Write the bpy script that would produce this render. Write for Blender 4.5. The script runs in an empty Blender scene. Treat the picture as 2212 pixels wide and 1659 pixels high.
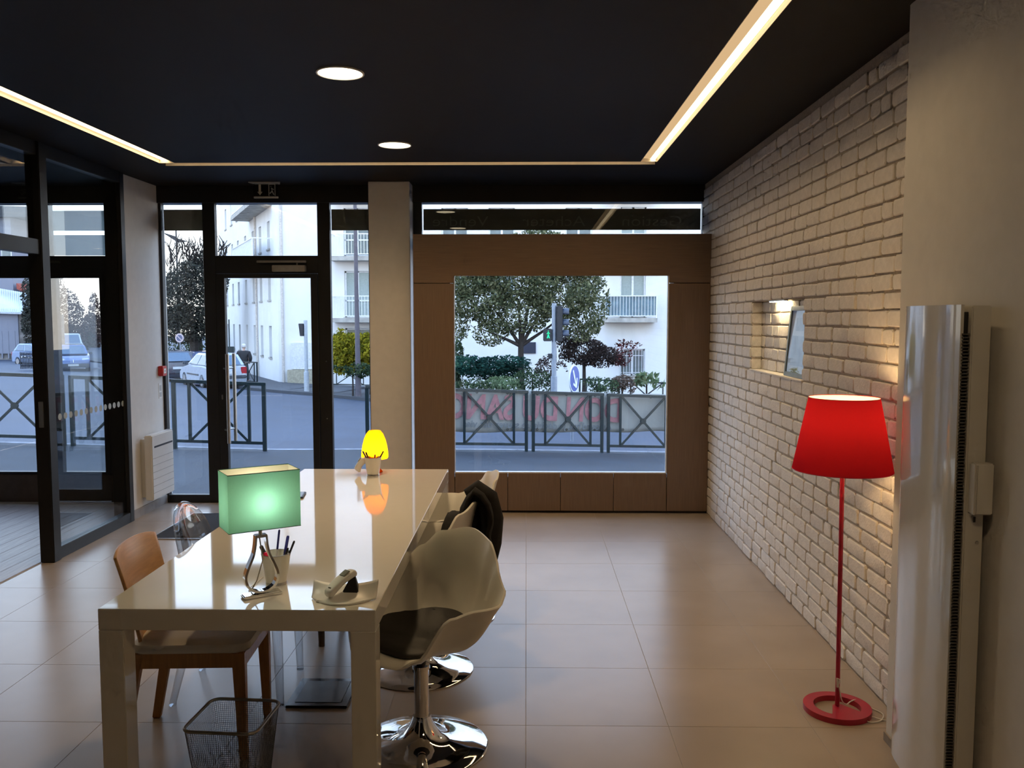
import bpy, bmesh, math, random
from mathutils import Vector, Matrix, noise
R = math.radians
sc = bpy.context.scene
COL = sc.collection

# ------------------------------------------------------------------ camera
FPX, CXP, CYP, EYE = 1875.0, 1106.0, 829.5, 1.70      # photograph taken as 2212 x 1659
PITCH, YAW = R(4.3157), R(0.9445)
cd = bpy.data.cameras.new('camera'); cam = bpy.data.objects.new('camera', cd); COL.objects.link(cam)
cam.location = (0, 0, EYE); cam.rotation_euler = (R(90) - PITCH, 0, YAW)
cd.sensor_fit = 'HORIZONTAL'; cd.sensor_width = 36.0; cd.lens = FPX / 2212 * 36
cd.clip_start = 0.05; cd.clip_end = 400
sc.camera = cam

# ------------------------------------------------------------------ dusk sky
world = bpy.data.worlds.new('dusk_sky'); sc.world = world; world.use_nodes = True
wt = world.node_tree; wt.nodes.clear()
wo = wt.nodes.new('ShaderNodeOutputWorld'); wb = wt.nodes.new('ShaderNodeBackground')
tc = wt.nodes.new('ShaderNodeTexCoord'); sx = wt.nodes.new('ShaderNodeSeparateXYZ')
ramp = wt.nodes.new('ShaderNodeValToRGB')
ramp.color_ramp.elements[0].position = 0.0; ramp.color_ramp.elements[0].color = (1.0, 0.90, 0.84, 1)
ramp.color_ramp.elements[1].position = 0.55; ramp.color_ramp.elements[1].color = (0.44, 0.62, 1.0, 1)
e = ramp.color_ramp.elements.new(0.12); e.color = (0.74, 0.85, 1.0, 1)
wt.links.new(tc.outputs['Generated'], sx.inputs[0]); wt.links.new(sx.outputs['Z'], ramp.inputs[0])
wt.links.new(ramp.outputs[0], wb.inputs[0]); wb.inputs[1].default_value = 2.9
wt.links.new(wb.outputs[0], wo.inputs[0])

# ------------------------------------------------------------------ exposure
vs = sc.view_settings
vs.view_transform = 'Standard'; vs.look = 'None'; vs.gamma = 1.0; vs.exposure = 0.35; vs.use_curve_mapping = False
cy = sc.cycles
cy.use_denoising = True
cy.max_bounces = 7; cy.diffuse_bounces = 3; cy.glossy_bounces = 4; cy.transmission_bounces = 4
cy.use_adaptive_sampling = True; cy.adaptive_threshold = 0.06; cy.adaptive_min_samples = 14
cy.transparent_max_bounces = 32; cy.sample_clamp_indirect = 6.0; cy.blur_glossy = 0.5
cy.caustics_reflective = False; cy.caustics_refractive = False

LED_COL = (1.0, 0.68, 0.34)
LED_WATTS_PER_M = 1.7        # light of the recessed strips, thrown downwards
SPOT_WATTS = 7.6

# ------------------------------------------------------------------ helpers
def mat(name, col, rough=0.5, metal=0.0, var=0.06, scale=14.0, bump=0.0, bscale=120.0, spec=0.5, coat=0.0,
        emit=None, estr=0.0, stretch=None, alpha=None):
    m = bpy.data.materials.new(name); m.use_nodes = True
    nt = m.node_tree; p = nt.nodes['Principled BSDF']
    p.inputs['Roughness'].default_value = rough; p.inputs['Metallic'].default_value = metal
    p.inputs['Specular IOR Level'].default_value = spec
    if coat:
        p.inputs['Coat Weight'].default_value = coat; p.inputs['Coat Roughness'].default_value = 0.03
    t = nt.nodes.new('ShaderNodeTexCoord'); mp = nt.nodes.new('ShaderNodeMapping')
    nt.links.new(t.outputs['Object'], mp.inputs[0])
    if stretch: mp.inputs['Scale'].default_value = stretch
    n = nt.nodes.new('ShaderNodeTexNoise'); n.inputs['Scale'].default_value = scale; n.inputs['Detail'].default_value = 5
    nt.links.new(mp.outputs[0], n.inputs[0])
    r = nt.nodes.new('ShaderNodeValToRGB')
    lo = [max(0, c * (1 - var * 2)) for c in col[:3]]; hi = [min(1, c * (1 + var * 2)) for c in col[:3]]
    r.color_ramp.elements[0].position = 0.3; r.color_ramp.elements[1].position = 0.7
    r.color_ramp.elements[0].color = (*lo, 1); r.color_ramp.elements[1].color = (*hi, 1)
    nt.links.new(n.outputs[0], r.inputs[0]); nt.links.new(r.outputs[0], p.inputs['Base Color'])
    if bump:
        b = nt.nodes.new('ShaderNodeBump'); b.inputs['Strength'].default_value = bump; b.inputs['Distance'].default_value = 0.01
        n2 = nt.nodes.new('ShaderNodeTexNoise'); n2.inputs['Scale'].default_value = bscale; n2.inputs['Detail'].default_value = 4
        nt.links.new(mp.outputs[0], n2.inputs[0]); nt.links.new(n2.outputs[0], b.inputs['Height'])
        nt.links.new(b.outputs[0], p.inputs['Normal'])
    if emit:
        p.inputs['Emission Color'].default_value = (*emit, 1); p.inputs['Emission Strength'].default_value = estr
    return m

def glow(name, col, s):
    m = bpy.data.materials.new(name); m.use_nodes = True; nt = m.node_tree; nt.nodes.clear()
    o = nt.nodes.new('ShaderNodeOutputMaterial'); e = nt.nodes.new('ShaderNodeEmission')
    e.inputs[0].default_value = (*col, 1); e.inputs[1].default_value = s
    nt.links.new(e.outputs[0], o.inputs[0]); return m

def pane_mat(name, tint=(0.97, 0.99, 0.98), ior=1.5, rough=0.0):
    m = bpy.data.materials.new(name); m.use_nodes = True; nt = m.node_tree; nt.nodes.clear()
    o = nt.nodes.new('ShaderNodeOutputMaterial'); mx = nt.nodes.new('ShaderNodeMixShader')
    tr = nt.nodes.new('ShaderNodeBsdfTransparent'); tr.inputs[0].default_value = (*tint, 1)
    g = nt.nodes.new('ShaderNodeBsdfGlossy'); g.inputs['Roughness'].default_value = rough
    fr = nt.nodes.new('ShaderNodeFresnel'); gm = nt.nodes.new('ShaderNodeNewGeometry'); mr = nt.nodes.new('ShaderNodeMapRange')
    mr.inputs[3].default_value = ior; mr.inputs[4].default_value = 1 / ior          # same reflectance leaving the pane as entering it
    nt.links.new(gm.outputs['Backfacing'], mr.inputs[0]); nt.links.new(mr.outputs[0], fr.inputs[0])
    nt.links.new(fr.outputs[0], mx.inputs[0]); nt.links.new(tr.outputs[0], mx.inputs[1]); nt.links.new(g.outputs[0], mx.inputs[2])
    nt.links.new(mx.outputs[0], o.inputs[0]); return m

def shade_mat(name, col, trans, mixf=0.6, weave=900, inner=None):
    """lamp-shade cloth: coloured outside, pale lining inside, lets the bulb's light through"""
    m = bpy.data.materials.new(name); m.use_nodes = True; nt = m.node_tree; nt.nodes.clear()
    o = nt.nodes.new('ShaderNodeOutputMaterial'); mx = nt.nodes.new('ShaderNodeMixShader')
    d = nt.nodes.new('ShaderNodeBsdfDiffuse'); d.inputs[0].default_value = (*col, 1)
    if inner:
        gm = nt.nodes.new('ShaderNodeNewGeometry'); mc = nt.nodes.new('ShaderNodeMix'); mc.data_type = 'RGBA'
        mc.inputs['A'].default_value = (*col, 1); mc.inputs['B'].default_value = (*inner, 1)
        nt.links.new(gm.outputs['Backfacing'], mc.inputs['Factor']); nt.links.new(mc.outputs['Result'], d.inputs[0])
    t = nt.nodes.new('ShaderNodeBsdfTranslucent')
    tcn = nt.nodes.new('ShaderNodeTexCoord'); n = nt.nodes.new('ShaderNodeTexNoise'); n.inputs['Scale'].default_value = weave
    mp = nt.nodes.new('ShaderNodeMapping'); mp.inputs['Scale'].default_value = (1, 1, 0.15)
    nt.links.new(tcn.outputs['Object'], mp.inputs[0]); nt.links.new(mp.outputs[0], n.inputs[0])
    r = nt.nodes.new('ShaderNodeValToRGB')
    r.color_ramp.elements[0].color = (*[c * 0.8 for c in trans], 1); r.color_ramp.elements[1].color = (*trans, 1)
    nt.links.new(n.outputs[0], r.inputs[0]); nt.links.new(r.outputs[0], t.inputs[0])
    mx.inputs[0].default_value = mixf
    nt.links.new(d.outputs[0], mx.inputs[1]); nt.links.new(t.outputs[0], mx.inputs[2]); nt.links.new(mx.outputs[0], o.inputs[0])
    return m

def area_light(root, loc, sx_, sy_, power, col, spread, disk=False):
    l = bpy.data.lights.new('lamp_light', 'AREA'); l.shape = 'DISK' if disk else 'RECTANGLE'; l.size = sx_
    if not disk: l.size_y = sy_
    l.energy = power; l.color = col; l.spread = R(spread)
    o = bpy.data.objects.new('lamp_light', l); COL.objects.link(o); o.parent = root; o.location = loc
    return o

def leaf_mat(name, c1, c2, c3):
    m = bpy.data.materials.new(name); m.use_nodes = True; nt = m.node_tree; nt.nodes.clear()
    o = nt.nodes.new('ShaderNodeOutputMaterial'); mx = nt.nodes.new('ShaderNodeMixShader')
    d = nt.nodes.new('ShaderNodeBsdfDiffuse'); t = nt.nodes.new('ShaderNodeBsdfTranslucent')
    g = nt.nodes.new('ShaderNodeNewGeometry'); r = nt.nodes.new('ShaderNodeValToRGB')
    r.color_ramp.elements[0].color = (*c1, 1); r.color_ramp.elements[1].color = (*c3, 1)
    e = r.color_ramp.elements.new(0.5); e.color = (*c2, 1)
    nt.links.new(g.outputs['Random Per Island'], r.inputs[0])
    nt.links.new(r.outputs[0], d.inputs[0]); nt.links.new(r.outputs[0], t.inputs[0]); mx.inputs[0].default_value = 0.3
    nt.links.new(d.outputs[0], mx.inputs[1]); nt.links.new(t.outputs[0], mx.inputs[2]); nt.links.new(mx.outputs[0], o.inputs[0])
    return m

class MB:
    def __init__(s): s.v, s.f = [], []
    def add(s, vs_, fs_):
        b = len(s.v); s.v += [tuple(p) for p in vs_]; s.f += [[i + b for i in q] for q in fs_]; return s
    def box(s, x0, x1, y0, y1, z0, z1):
        x0, x1 = min(x0, x1), max(x0, x1); y0, y1 = min(y0, y1), max(y0, y1); z0, z1 = min(z0, z1), max(z0, z1)
        return s.add([(x0,y0,z0),(x1,y0,z0),(x1,y1,z0),(x0,y1,z0),(x0,y0,z1),(x1,y0,z1),(x1,y1,z1),(x0,y1,z1)],
                     [(0,3,2,1),(4,5,6,7),(0,1,5,4),(1,2,6,5),(2,3,7,6),(3,0,4,7)])
    def hexa(s, b4, t4):
        return s.add(list(b4) + list(t4), [(3,2,1,0),(4,5,6,7),(0,1,5,4),(1,2,6,5),(2,3,7,6),(3,0,4,7)])
    def bar(s, p0, p1, w, h, up=(0, 0, 1)):
        p0, p1 = Vector(p0), Vector(p1); d = (p1 - p0).normalized(); u = Vector(up)
        if abs(d.dot(u)) > 0.98: u = Vector((0, 1, 0))
        a = d.cross(u).normalized() * w / 2; c = a.cross(d).normalized() * h / 2
        return s.hexa([p0 - a - c, p0 + a - c, p0 + a + c, p0 - a + c][::-1], [p1 - a - c, p1 + a - c, p1 + a + c, p1 - a + c][::-1])
    def tube(s, pts, r, n=8, cap=True, closed=False):
        pts = [Vector(p) for p in pts]; k = len(pts); rs = r if isinstance(r, (list, tuple)) else [r] * k
        b = len(s.v); prev = None
        for i, p in enumerate(pts):
            if closed: t = pts[(i + 1) % k] - pts[i - 1]
            else: t = pts[min(i + 1, k - 1)] - pts[max(i - 1, 0)]
            t.normalize()
            if prev is None:
                a = t.cross(Vector((0, 0, 1)))
                if a.length < 1e-3: a = Vector((1, 0, 0))
            else: a = prev - t * prev.dot(t)
            a.normalize(); prev = a; c = t.cross(a)
            for j in range(n):
                q = 2 * math.pi * j / n
                s.v.append(tuple(p + (a * math.cos(q) + c * math.sin(q)) * rs[i]))
        for i in range(k if closed else k - 1):
            for j in range(n):
                i2 = (i + 1) % k
                s.f.append([b + i*n + j, b + i*n + (j+1) % n, b + i2*n + (j+1) % n, b + i2*n + j])
        if cap and not closed:
            s.f.append([b + j for j in range(n)][::-1]); s.f.append([b + (k-1)*n + j for j in range(n)])
        return s
    def lathe(s, prof, n=32, c=(0, 0, 0)):
        b = len(s.v); k = len(prof)
        for r_, z_ in prof:
            for j in range(n):
                q = 2 * math.pi * j / n
                s.v.append((c[0] + r_ * math.cos(q), c[1] + r_ * math.sin(q), c[2] + z_))
        for i in range(k - 1):
            for j in range(n):
                s.f.append([b + i*n + j, b + i*n + (j+1) % n, b + (i+1)*n + (j+1) % n, b + (i+1)*n + j])
        if prof[0][0] > 1e-6: s.f.append([b + j for j in range(n)][::-1])
        if prof[-1][0] > 1e-6: s.f.append([b + (k-1)*n + j for j in range(n)])
        return s
    def sheet(s, grid, close_u=False):
        b = len(s.v); a, k = len(grid), len(grid[0])
        for row in grid: s.v += [tuple(p) for p in row]
        for i in range(a if close_u else a - 1):
            for j in range(k - 1):
                i2 = (i + 1) % a
                s.f.append([b + i*k + j, b + i2*k + j, b + i2*k + j + 1, b + i*k + j + 1])
        return s
    def prism(s, poly, fn, d0, d1):
        """poly: list of 2D points, fn(u,v,d)->3D"""
        n = len(poly)
        s_v = [fn(u, v, d0) for u, v in poly] + [fn(u, v, d1) for u, v in poly]
        fs = [list(range(n))[::-1], list(range(n, 2*n))] + [[i, (i+1) % n, n + (i+1) % n, n + i] for i in range(n)]
        return s.add(s_v, fs)
    def mesh(s, name, smooth=None, bev=0.0, seg=2, weld=False):
        me = bpy.data.meshes.new(name); me.from_pydata(s.v, [], s.f)
        bm = bmesh.new(); bm.from_mesh(me)
        if weld: bmesh.ops.remove_doubles(bm, verts=bm.verts, dist=1e-5)
        if bev:
            ed = [e for e in bm.edges if len(e.link_faces) == 2 and e.calc_face_angle(0) > R(25)]
            bmesh.ops.bevel(bm, geom=ed, offset=bev, segments=seg, affect='EDGES', clamp_overlap=True)
        bmesh.ops.recalc_face_normals(bm, faces=bm.faces)
        bm.to_mesh(me); bm.free()
        if smooth is not None:
            for p in me.polygons: p.use_smooth = True
            me.set_sharp_from_angle(angle=R(smooth))
        me.update(); return me
    def out(s, name, m, parent=None, smooth=None, bev=0.0, seg=2, loc=None, weld=False, recalc=True):
        me = s.mesh(name, smooth, bev, seg, weld)
        if m: me.materials.append(m)
        return link(name, me, parent, loc)

def link(name, me, parent=None, loc=None, rot=None):
    o = bpy.data.objects.new(name, me); COL.objects.link(o)
    if parent is not None: o.parent = parent
    if loc is not None: o.location = loc
    if rot is not None: o.rotation_euler = rot
    return o

def tag(o, label=None, cat=None, group=None, kind=None):
    if label: o['label'] = label
    if cat: o['category'] = cat
    if group: o['group'] = group
    if kind: o['kind'] = kind
    return o

def thing(name, label, cat, loc=(0, 0, 0), rz=0.0, group=None, kind=None):
    o = bpy.data.objects.new(name, None); COL.objects.link(o); o.empty_display_size = 0.1
    o.location = loc; o.rotation_euler = (0, 0, rz)
    return tag(o, label, cat, group, kind)

def struct(o): o['kind'] = 'structure'; return o

def copy_tree(o, parent=None):
    kids = [c for c in bpy.data.objects if c.parent == o]
    c = o.copy(); COL.objects.link(c); c.parent = parent
    for k in kids: copy_tree(k, c)
    return c

def text_mesh(txt, size, extrude=0.001, mirror=False, stretch=1.0, bold=0.0):
    cu = bpy.data.curves.new('lettering', 'FONT'); cu.body = txt; cu.size = size; cu.extrude = extrude
    cu.align_x = 'CENTER'; cu.align_y = 'CENTER'; cu.offset = bold; cu.resolution_u = 4
    ob = bpy.data.objects.new('lettering', cu); COL.objects.link(ob)
    bpy.context.view_layer.update()
    me = bpy.data.meshes.new_from_object(ob.evaluated_get(bpy.context.evaluated_depsgraph_get()))
    bpy.data.objects.remove(ob); bpy.data.curves.remove(cu)
    # stand it up in the XZ plane
    for v in me.vertices:
        x, y, z = v.co
        v.co = ((-x if mirror else x) * stretch, -z, y)
    if mirror: me.flip_normals()
    return me

# street geometry: the ground falls gently to the right and away from the shop
def G(x, y, off=0.0): return 0.16 - 0.0436 * x - 0.0491 * y + off
_fw = Vector((-math.sin(YAW) * math.cos(PITCH), math.cos(YAW) * math.cos(PITCH), -math.sin(PITCH)))
_rt = Vector((math.cos(YAW), math.sin(YAW), 0)); _up = _rt.cross(_fw)
def ray(px, py): return _fw + _rt * ((px - CXP) / FPX) + _up * ((CYP - py) / FPX)
def at(px, py, Y):                      # world point at distance Y that the photograph shows at (px, py)
    d = ray(px, py); return Vector((0, 0, EYE)) + d * (Y / d.y)
def onG(px, py, off=0.0):
    d = ray(px, py); s = (0.16 + off - EYE) / (d.z + 0.0436 * d.x + 0.0491 * d.y)
    return Vector((0, 0, EYE)) + d * s

# ------------------------------------------------------------------ materials
BLACK_CEIL = mat('black_ceiling_paint', (0.011, 0.0085, 0.0062), 0.6, var=0.05, bump=0.02, spec=0.25)
WHITE_WALL = mat('white_wall_paint', (0.74, 0.72, 0.69), 0.75, var=0.015, bump=0.05, bscale=220)
BRICK_WHITE = mat('white_painted_brick', (0.80, 0.76, 0.72), 0.72, var=0.03, scale=30, bump=0.35, bscale=90)
MORTAR = mat('beige_mortar', (0.50, 0.43, 0.35), 0.9, var=0.06, scale=60, bump=0.4, bscale=150)
BLACK_METAL = mat('black_frame_paint', (0.014, 0.014, 0.015), 0.42, var=0.05)
WOOD_PANEL = mat('oak_veneer_upright', (0.185, 0.122, 0.082), 0.45, var=0.07, scale=9, stretch=(22, 22, 0.5), bump=0.03)
WOOD_PANEL_H = mat('oak_veneer_level', (0.185, 0.122, 0.082), 0.45, var=0.07, scale=9, stretch=(0.5, 22, 22), bump=0.03)
DARK_GAP = mat('dark_shadow_gap', (0.03, 0.022, 0.018), 0.7)
GLASS = pane_mat('window_glass')
GLASS_PART = pane_mat('partition_glass', (0.88, 0.90, 0.90))
STEEL = mat('brushed_steel', (0.55, 0.54, 0.52), 0.28, 1.0, var=0.04, scale=40, stretch=(40, 40, 1))
CHROME = mat('polished_chrome', (0.80, 0.80, 0.80), 0.05, 1.0, var=0.0)
GROUT = mat('floor_grout', (0.42, 0.36, 0.30), 0.85, var=0.05)
LED = glow('led_diffuser', (1.0, 0.76, 0.46), 2.6)
SPOT = glow('downlight_diffuser', (1.0, 0.82, 0.55), 4.0)
CREAM = mat('warm_white_liner', (0.78, 0.70, 0.58), 0.6, var=0.01)
WHITE_PLASTIC = mat('white_plastic', (0.78, 0.77, 0.74), 0.35, var=0.01)
DARK_PLASTIC = mat('dark_plastic', (0.02, 0.02, 0.022), 0.4)

def tile_material():
    m = bpy.data.materials.new('porcelain_tile'); m.use_nodes = True; nt = m.node_tree; p = nt.nodes['Principled BSDF']
    g = nt.nodes.new('ShaderNodeNewGeometry'); n = nt.nodes.new('ShaderNodeTexNoise'); n.inputs['Scale'].default_value = 2.2
    n.inputs['Detail'].default_value = 3; n.inputs['Roughness'].default_value = 0.45
    nt.links.new(g.outputs['Position'], n.inputs[0])
    oi = nt.nodes.new('ShaderNodeObjectInfo'); ad = nt.nodes.new('ShaderNodeMath'); ad.operation = 'MULTIPLY_ADD'
    nt.links.new(oi.outputs['Random'], ad.inputs[0]); ad.inputs[1].default_value = 0.10
    nt.links.new(n.outputs[0], ad.inputs[2])
    r = nt.nodes.new('ShaderNodeValToRGB')
    r.color_ramp.elements[0].position = 0.15; r.color_ramp.elements[0].color = (0.325, 0.268, 0.220, 1)
    r.color_ramp.elements[1].position = 0.95; r.color_ramp.elements[1].color = (0.435, 0.365, 0.306, 1)
    nt.links.new(ad.outputs[0], r.inputs[0]); nt.links.new(r.outputs[0], p.inputs['Base Color'])
    p.inputs['Roughness'].default_value = 0.27
    p.inputs['Specular IOR Level'].default_value = 0.5
    return m
TILE = tile_material()

# ================================================================== ROOM SHELL
ZC, XL, XR, YF, YB = 2.89, -3.33, 1.59, 7.74, -3.2
# --- floor: grout bed, every tile a piece of its own
floor = struct(MB().box(-3.43, 1.62, YB, 8.02, -0.12, -0.0018).out('floor', GROUT))
_tile_cache = {}
def tile_mesh(w, d):
    k = (round(w, 3), round(d, 3))
    if k not in _tile_cache:
        me = MB().box(0, w, 0, d, -0.006, 0).mesh('floor_tile', bev=0.0006, seg=1); me.materials.append(TILE); _tile_cache[k] = me
    return _tile_cache[k]
for i in range(-6, 3):
    for j in range(-11, 8):
        x0, x1 = i * 0.596 + 0.0009, (i + 1) * 0.596 - 0.0009
        y0, y1 = 3.52 + j * 0.603 + 0.0009, 3.52 + (j + 1) * 0.603 - 0.0009
        x0, x1 = max(x0, -3.37), min(x1, XR - 0.012); y0, y1 = max(y0, YB), min(y1, 7.88)
        if x1 - x0 < 0.03 or y1 - y0 < 0.03: continue
        link('floor_tile', tile_mesh(x1 - x0, y1 - y0), floor, (x0, y0, 0))
# --- bay room floor of wooden planks
PLANK = mat('grey_oak_plank', (0.26, 0.20, 0.165), 0.38, var=0.14, scale=5, stretch=(12, 0.8, 8), bump=0.05)
bay_floor = struct(MB().box(-6.8, -3.432, YB, 8.02, -0.12, -0.006).out('floor_bay', GROUT))
pm = MB().box(0, 0.137, 0, 2.6, -0.012, 0).mesh('floor_plank', bev=0.0015, seg=1); pm.materials.append(PLANK)
for i in range(24):
    for j in range(2):
        link('floor_plank', pm, bay_floor, (-6.72 + i * 0.1385, 5.12 if j == 0 else 2.515, 0))
# --- ceiling, cut for the recessed light channels
cx0, cx1, cx2, cx3, cy0, cy1 = -2.82, -2.70, 0.867, 0.995, 6.725, 6.85
c = MB()
c.box(-6.8, cx0, YB, 8.02, ZC, 3.0); c.box(cx3, 1.72, YB, 8.02, ZC, 3.0); c.box(cx0, cx3, cy1, 8.02, ZC, 3.0); c.box(cx1, cx2, YB, cy0, ZC, 3.0)
c.box(cx0, cx3, YB, cy1, ZC + 0.05, 3.0)
struct(c.out('ceiling', BLACK_CEIL))
# --- solid walls out of view
struct(MB().box(-6.8, 1.72, YB - 0.12, YB, 0, ZC).out('wall_back', WHITE_WALL))
struct(MB().box(-6.92, -6.8, YB, 8.02, 0, ZC).out('wall_bay', WHITE_WALL))
# --- plain white pier carrying the heater, in front of the brick
struct(MB().box(1.455, 1.72, YB, 3.42, 0, ZC).out('wall_pier', WHITE_WALL, bev=0.004))
struct(MB().box(1.447, 1.455, YB, 3.42, 0, 0.035).out('baseboard_pier', mat('grey_skirting', (0.30, 0.26, 0.22), 0.5)))
# --- brick wall with a niche
wall_r = struct(MB().box(XR, 1.72, 3.40, 5.00, 0, ZC).box(XR, 1.72, 6.15, 8.02, 0, ZC).box(XR, 1.72, 5.0, 6.15, 0, 1.343)
                .box(XR, 1.72, 5.0, 6.15, 1.817, ZC).box(1.664, 1.72, 5.0, 6.15, 1.343, 1.817).out('wall_right', MORTAR))
rb = random.Random(5)
BP, BH = 0.079, 0.068
def brick_geo(L, h, seed):
    q = random.Random(seed); a, b_ = L / 2, h / 2
    c_ = 0.010
    o = [(-a + c_, -b_), (a - c_, -b_), (a, -b_ + c_), (a, b_ - c_), (a - c_, b_), (-a + c_, b_), (-a, b_ - c_), (-a, -b_ + c_)]
    o = [(u + q.uniform(-.0035, .0035), v + q.uniform(-.003, .003)) for u, v in o]
    D = 0.012 + q.uniform(-.0025, .0025)
    V = [(0.004, u, v) for u, v in o] + [(-D * 0.70, u, v) for u, v in o] + [(-D + q.uniform(-.0012, .0012), u * (1 - 0.004 / a), v * (1 - 0.0045 / b_)) for u, v in o]
    F = []
    for k in (0, 8):
        for i in range(8): F.append((k + i, k + (i + 1) % 8, k + 8 + (i + 1) % 8, k + 8 + i))
    F.append(tuple(range(16, 24)))
    return V, F
variants = {}
def brick_mesh(kind, k):
    if (kind, k) not in variants:
        V, F = brick_geo({'s': 0.208, 'h': 0.100, 'q': 0.150}[kind], BH, k * 7 + {'s': 1, 'h': 2, 'q': 3}[kind])
        b = MB(); b.add(V, F); me = b.mesh('brick', smooth=28); me.materials.append(BRICK_WHITE); variants[(kind, k)] = me
    return variants[(kind, k)]
LEN = {'s': 0.208, 'h': 0.100, 'q': 0.150}
layout = []
for row in range(37):
    z = row * BP + BP / 2
    if z > ZC - 0.03: continue
    spans = [(3.43, 7.9)] if not (1.343 < z < 1.817) else [(3.43, 4.995), (6.155, 7.9)]
    for (a, b_) in spans:
        y = a + (0.0 if row % 2 else -0.11) * (1 if a < 4 else 0) + rb.uniform(-0.04, 0.02) * (1 if a < 4 else 0)
        while y < b_ - 0.03:
            t = rb.random(); kd = 's' if t < 0.80 else ('q' if t < 0.90 else 'h')
            L = LEN[kd] * rb.uniform(0.95, 1.05)
            if y + L > b_: L = b_ - y
            if L < 0.04: break
            if y + L > 3.45 + 0.03: layout.append((kd, L, max(y, 3.30) + L / 2, z))
            y += L + 0.012
layout.sort(key=lambda b: b[2])
rest = MB()
for i, (kd, L, y, z) in enumerate(layout):
    k = rb.randrange(7); s_y = L / LEN[kd]; flip = rb.choice((1, -1)); s_z = rb.uniform(0.97, 1.03)
    dx = rb.uniform(-0.0015, 0.0025)
    if i < 300:
        o = link('brick', brick_mesh(kd, k), wall_r, (XR + dx, y, z)); o.scale = (1, s_y * flip, s_z * rb.choice((1, -1)))
    else:
        V, F = brick_geo(L, BH, 1000 + i); rest.add([(XR + dx + p[0], y + p[1], z + p[2]) for p in V], F)
tag(rest.out('brick_rows', BRICK_WHITE, wall_r, smooth=28), kind='stuff')
# niche lining: rows of brick on the back, brick ends on the far reveal, plastered sill
for row in range(6):
    z = 1.343 + BP * row + BP / 2; y = 5.0 + (0.1 if row % 2 else 0.0)
    while y < 6.14:
        L = min(rb.choice((0.2, 0.2, 0.13)), 6.145 - y)
        if L > 0.04:
            o = link('brick', brick_mesh('s', rb.randrange(7)), wall_r, (1.666, y + L / 2, z)); o.scale = (1, L / 0.208, 1)
        y += L + 0.012
    o = link('brick', brick_mesh('h', rb.randrange(7)), wall_r, (1.622, 6.152, z)); o.rotation_euler = (0, 0, R(90)); o.scale = (1, 0.72, 1)
MB().box(1.575, 1.68, 4.99, 6.16, 1.335, 1.346).out('niche_sill', BRICK_WHITE, wall_r, bev=0.003)
nl = thing('niche_lamp', 'small warm light bar set under the top of the brick niche', 'lamp', (1.615, 5.62, 1.806))
MB().box(-0.012, 0.012, -0.17, 0.17, 0.003, 0.011).out('housing', STEEL, nl)
MB().box(-0.009, 0.009, -0.16, 0.16, 0.0, 0.003).out('diffuser', glow('niche_led', (1.0, 0.78, 0.44), 75.0), nl)
# --- white wall end on the left with its skirting, white column between the windows
struct(MB().box(-3.44, XL, 7.16, 8.02, 0, ZC).out('wall_left', WHITE_WALL, bev=0.003))
struct(MB().box(XL, XL + 0.012, 7.16, 7.88, 0, 0.075).out('baseboard_left', mat('warm_grey_skirting', (0.33, 0.30, 0.28), 0.5)))
struct(MB().box(-1.38, -1.02, 7.65, 8.02, 0, ZC).out('column', WHITE_WALL, bev=0.004))

# ================================================================== SHOP FRONT
FY0, FY1, GY = 7.885, 7.95, 7.920
KF = 1.0194                              # the shop front stands a little behind the oak unit
def fx(x): return x * KF
def fz(z): return 0.0 if z == 0 else EYE + (z - EYE) * KF
def frame(root, name, rects, m=BLACK_METAL, y0=FY0, y1=FY1):
    b = MB()
    for (x0, x1, z0, z1) in rects: b.box(fx(x0), fx(x1), y0, y1, fz(z0), fz(z1))
    return b.out(name, m, root, bev=0.003, seg=1)
def pane(root, x0, x1, z0, z1, y=GY, m=GLASS): return MB().box(fx(x0), fx(x1), y - 0.003, y + 0.003, fz(z0), fz(z1)).out('pane', m, root)
BAND = mat('grey_green_sign_film', (0.25, 0.255, 0.23), 0.5, var=0.03)
def band(root, x0, x1, z0=2.482, z1=2.668, m=BAND): return MB().box(fx(x0), fx(x1), GY + 0.012, GY + 0.016, fz(z0), fz(z1)).out('sign_band', m, root)
trim = struct(MB().box(-6.9, XR, 7.86, 8.02, 2.738, ZC).out('trim_1', BLACK_METAL, bev=0.003))
# sidelight left of the door
w1 = thing('window_1', None, None, kind='structure')
frame(w1, 'frame', [(-3.27, -3.243, 0, 2.72), (-2.875, -2.765, 0, 2.72), (-3.243, -2.875, 0, 0.104)])
pane(w1, -3.243, -2.875, 0.104, 2.72); band(w1, -3.235, -2.88)
# transom over the door
w2 = thing('window_2', None, None, kind='structure')
frame(w2, 'frame', [(-2.765, -1.853, 2.10, 2.256)]); pane(w2, -2.765, -1.853, 2.256, 2.72)
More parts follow.
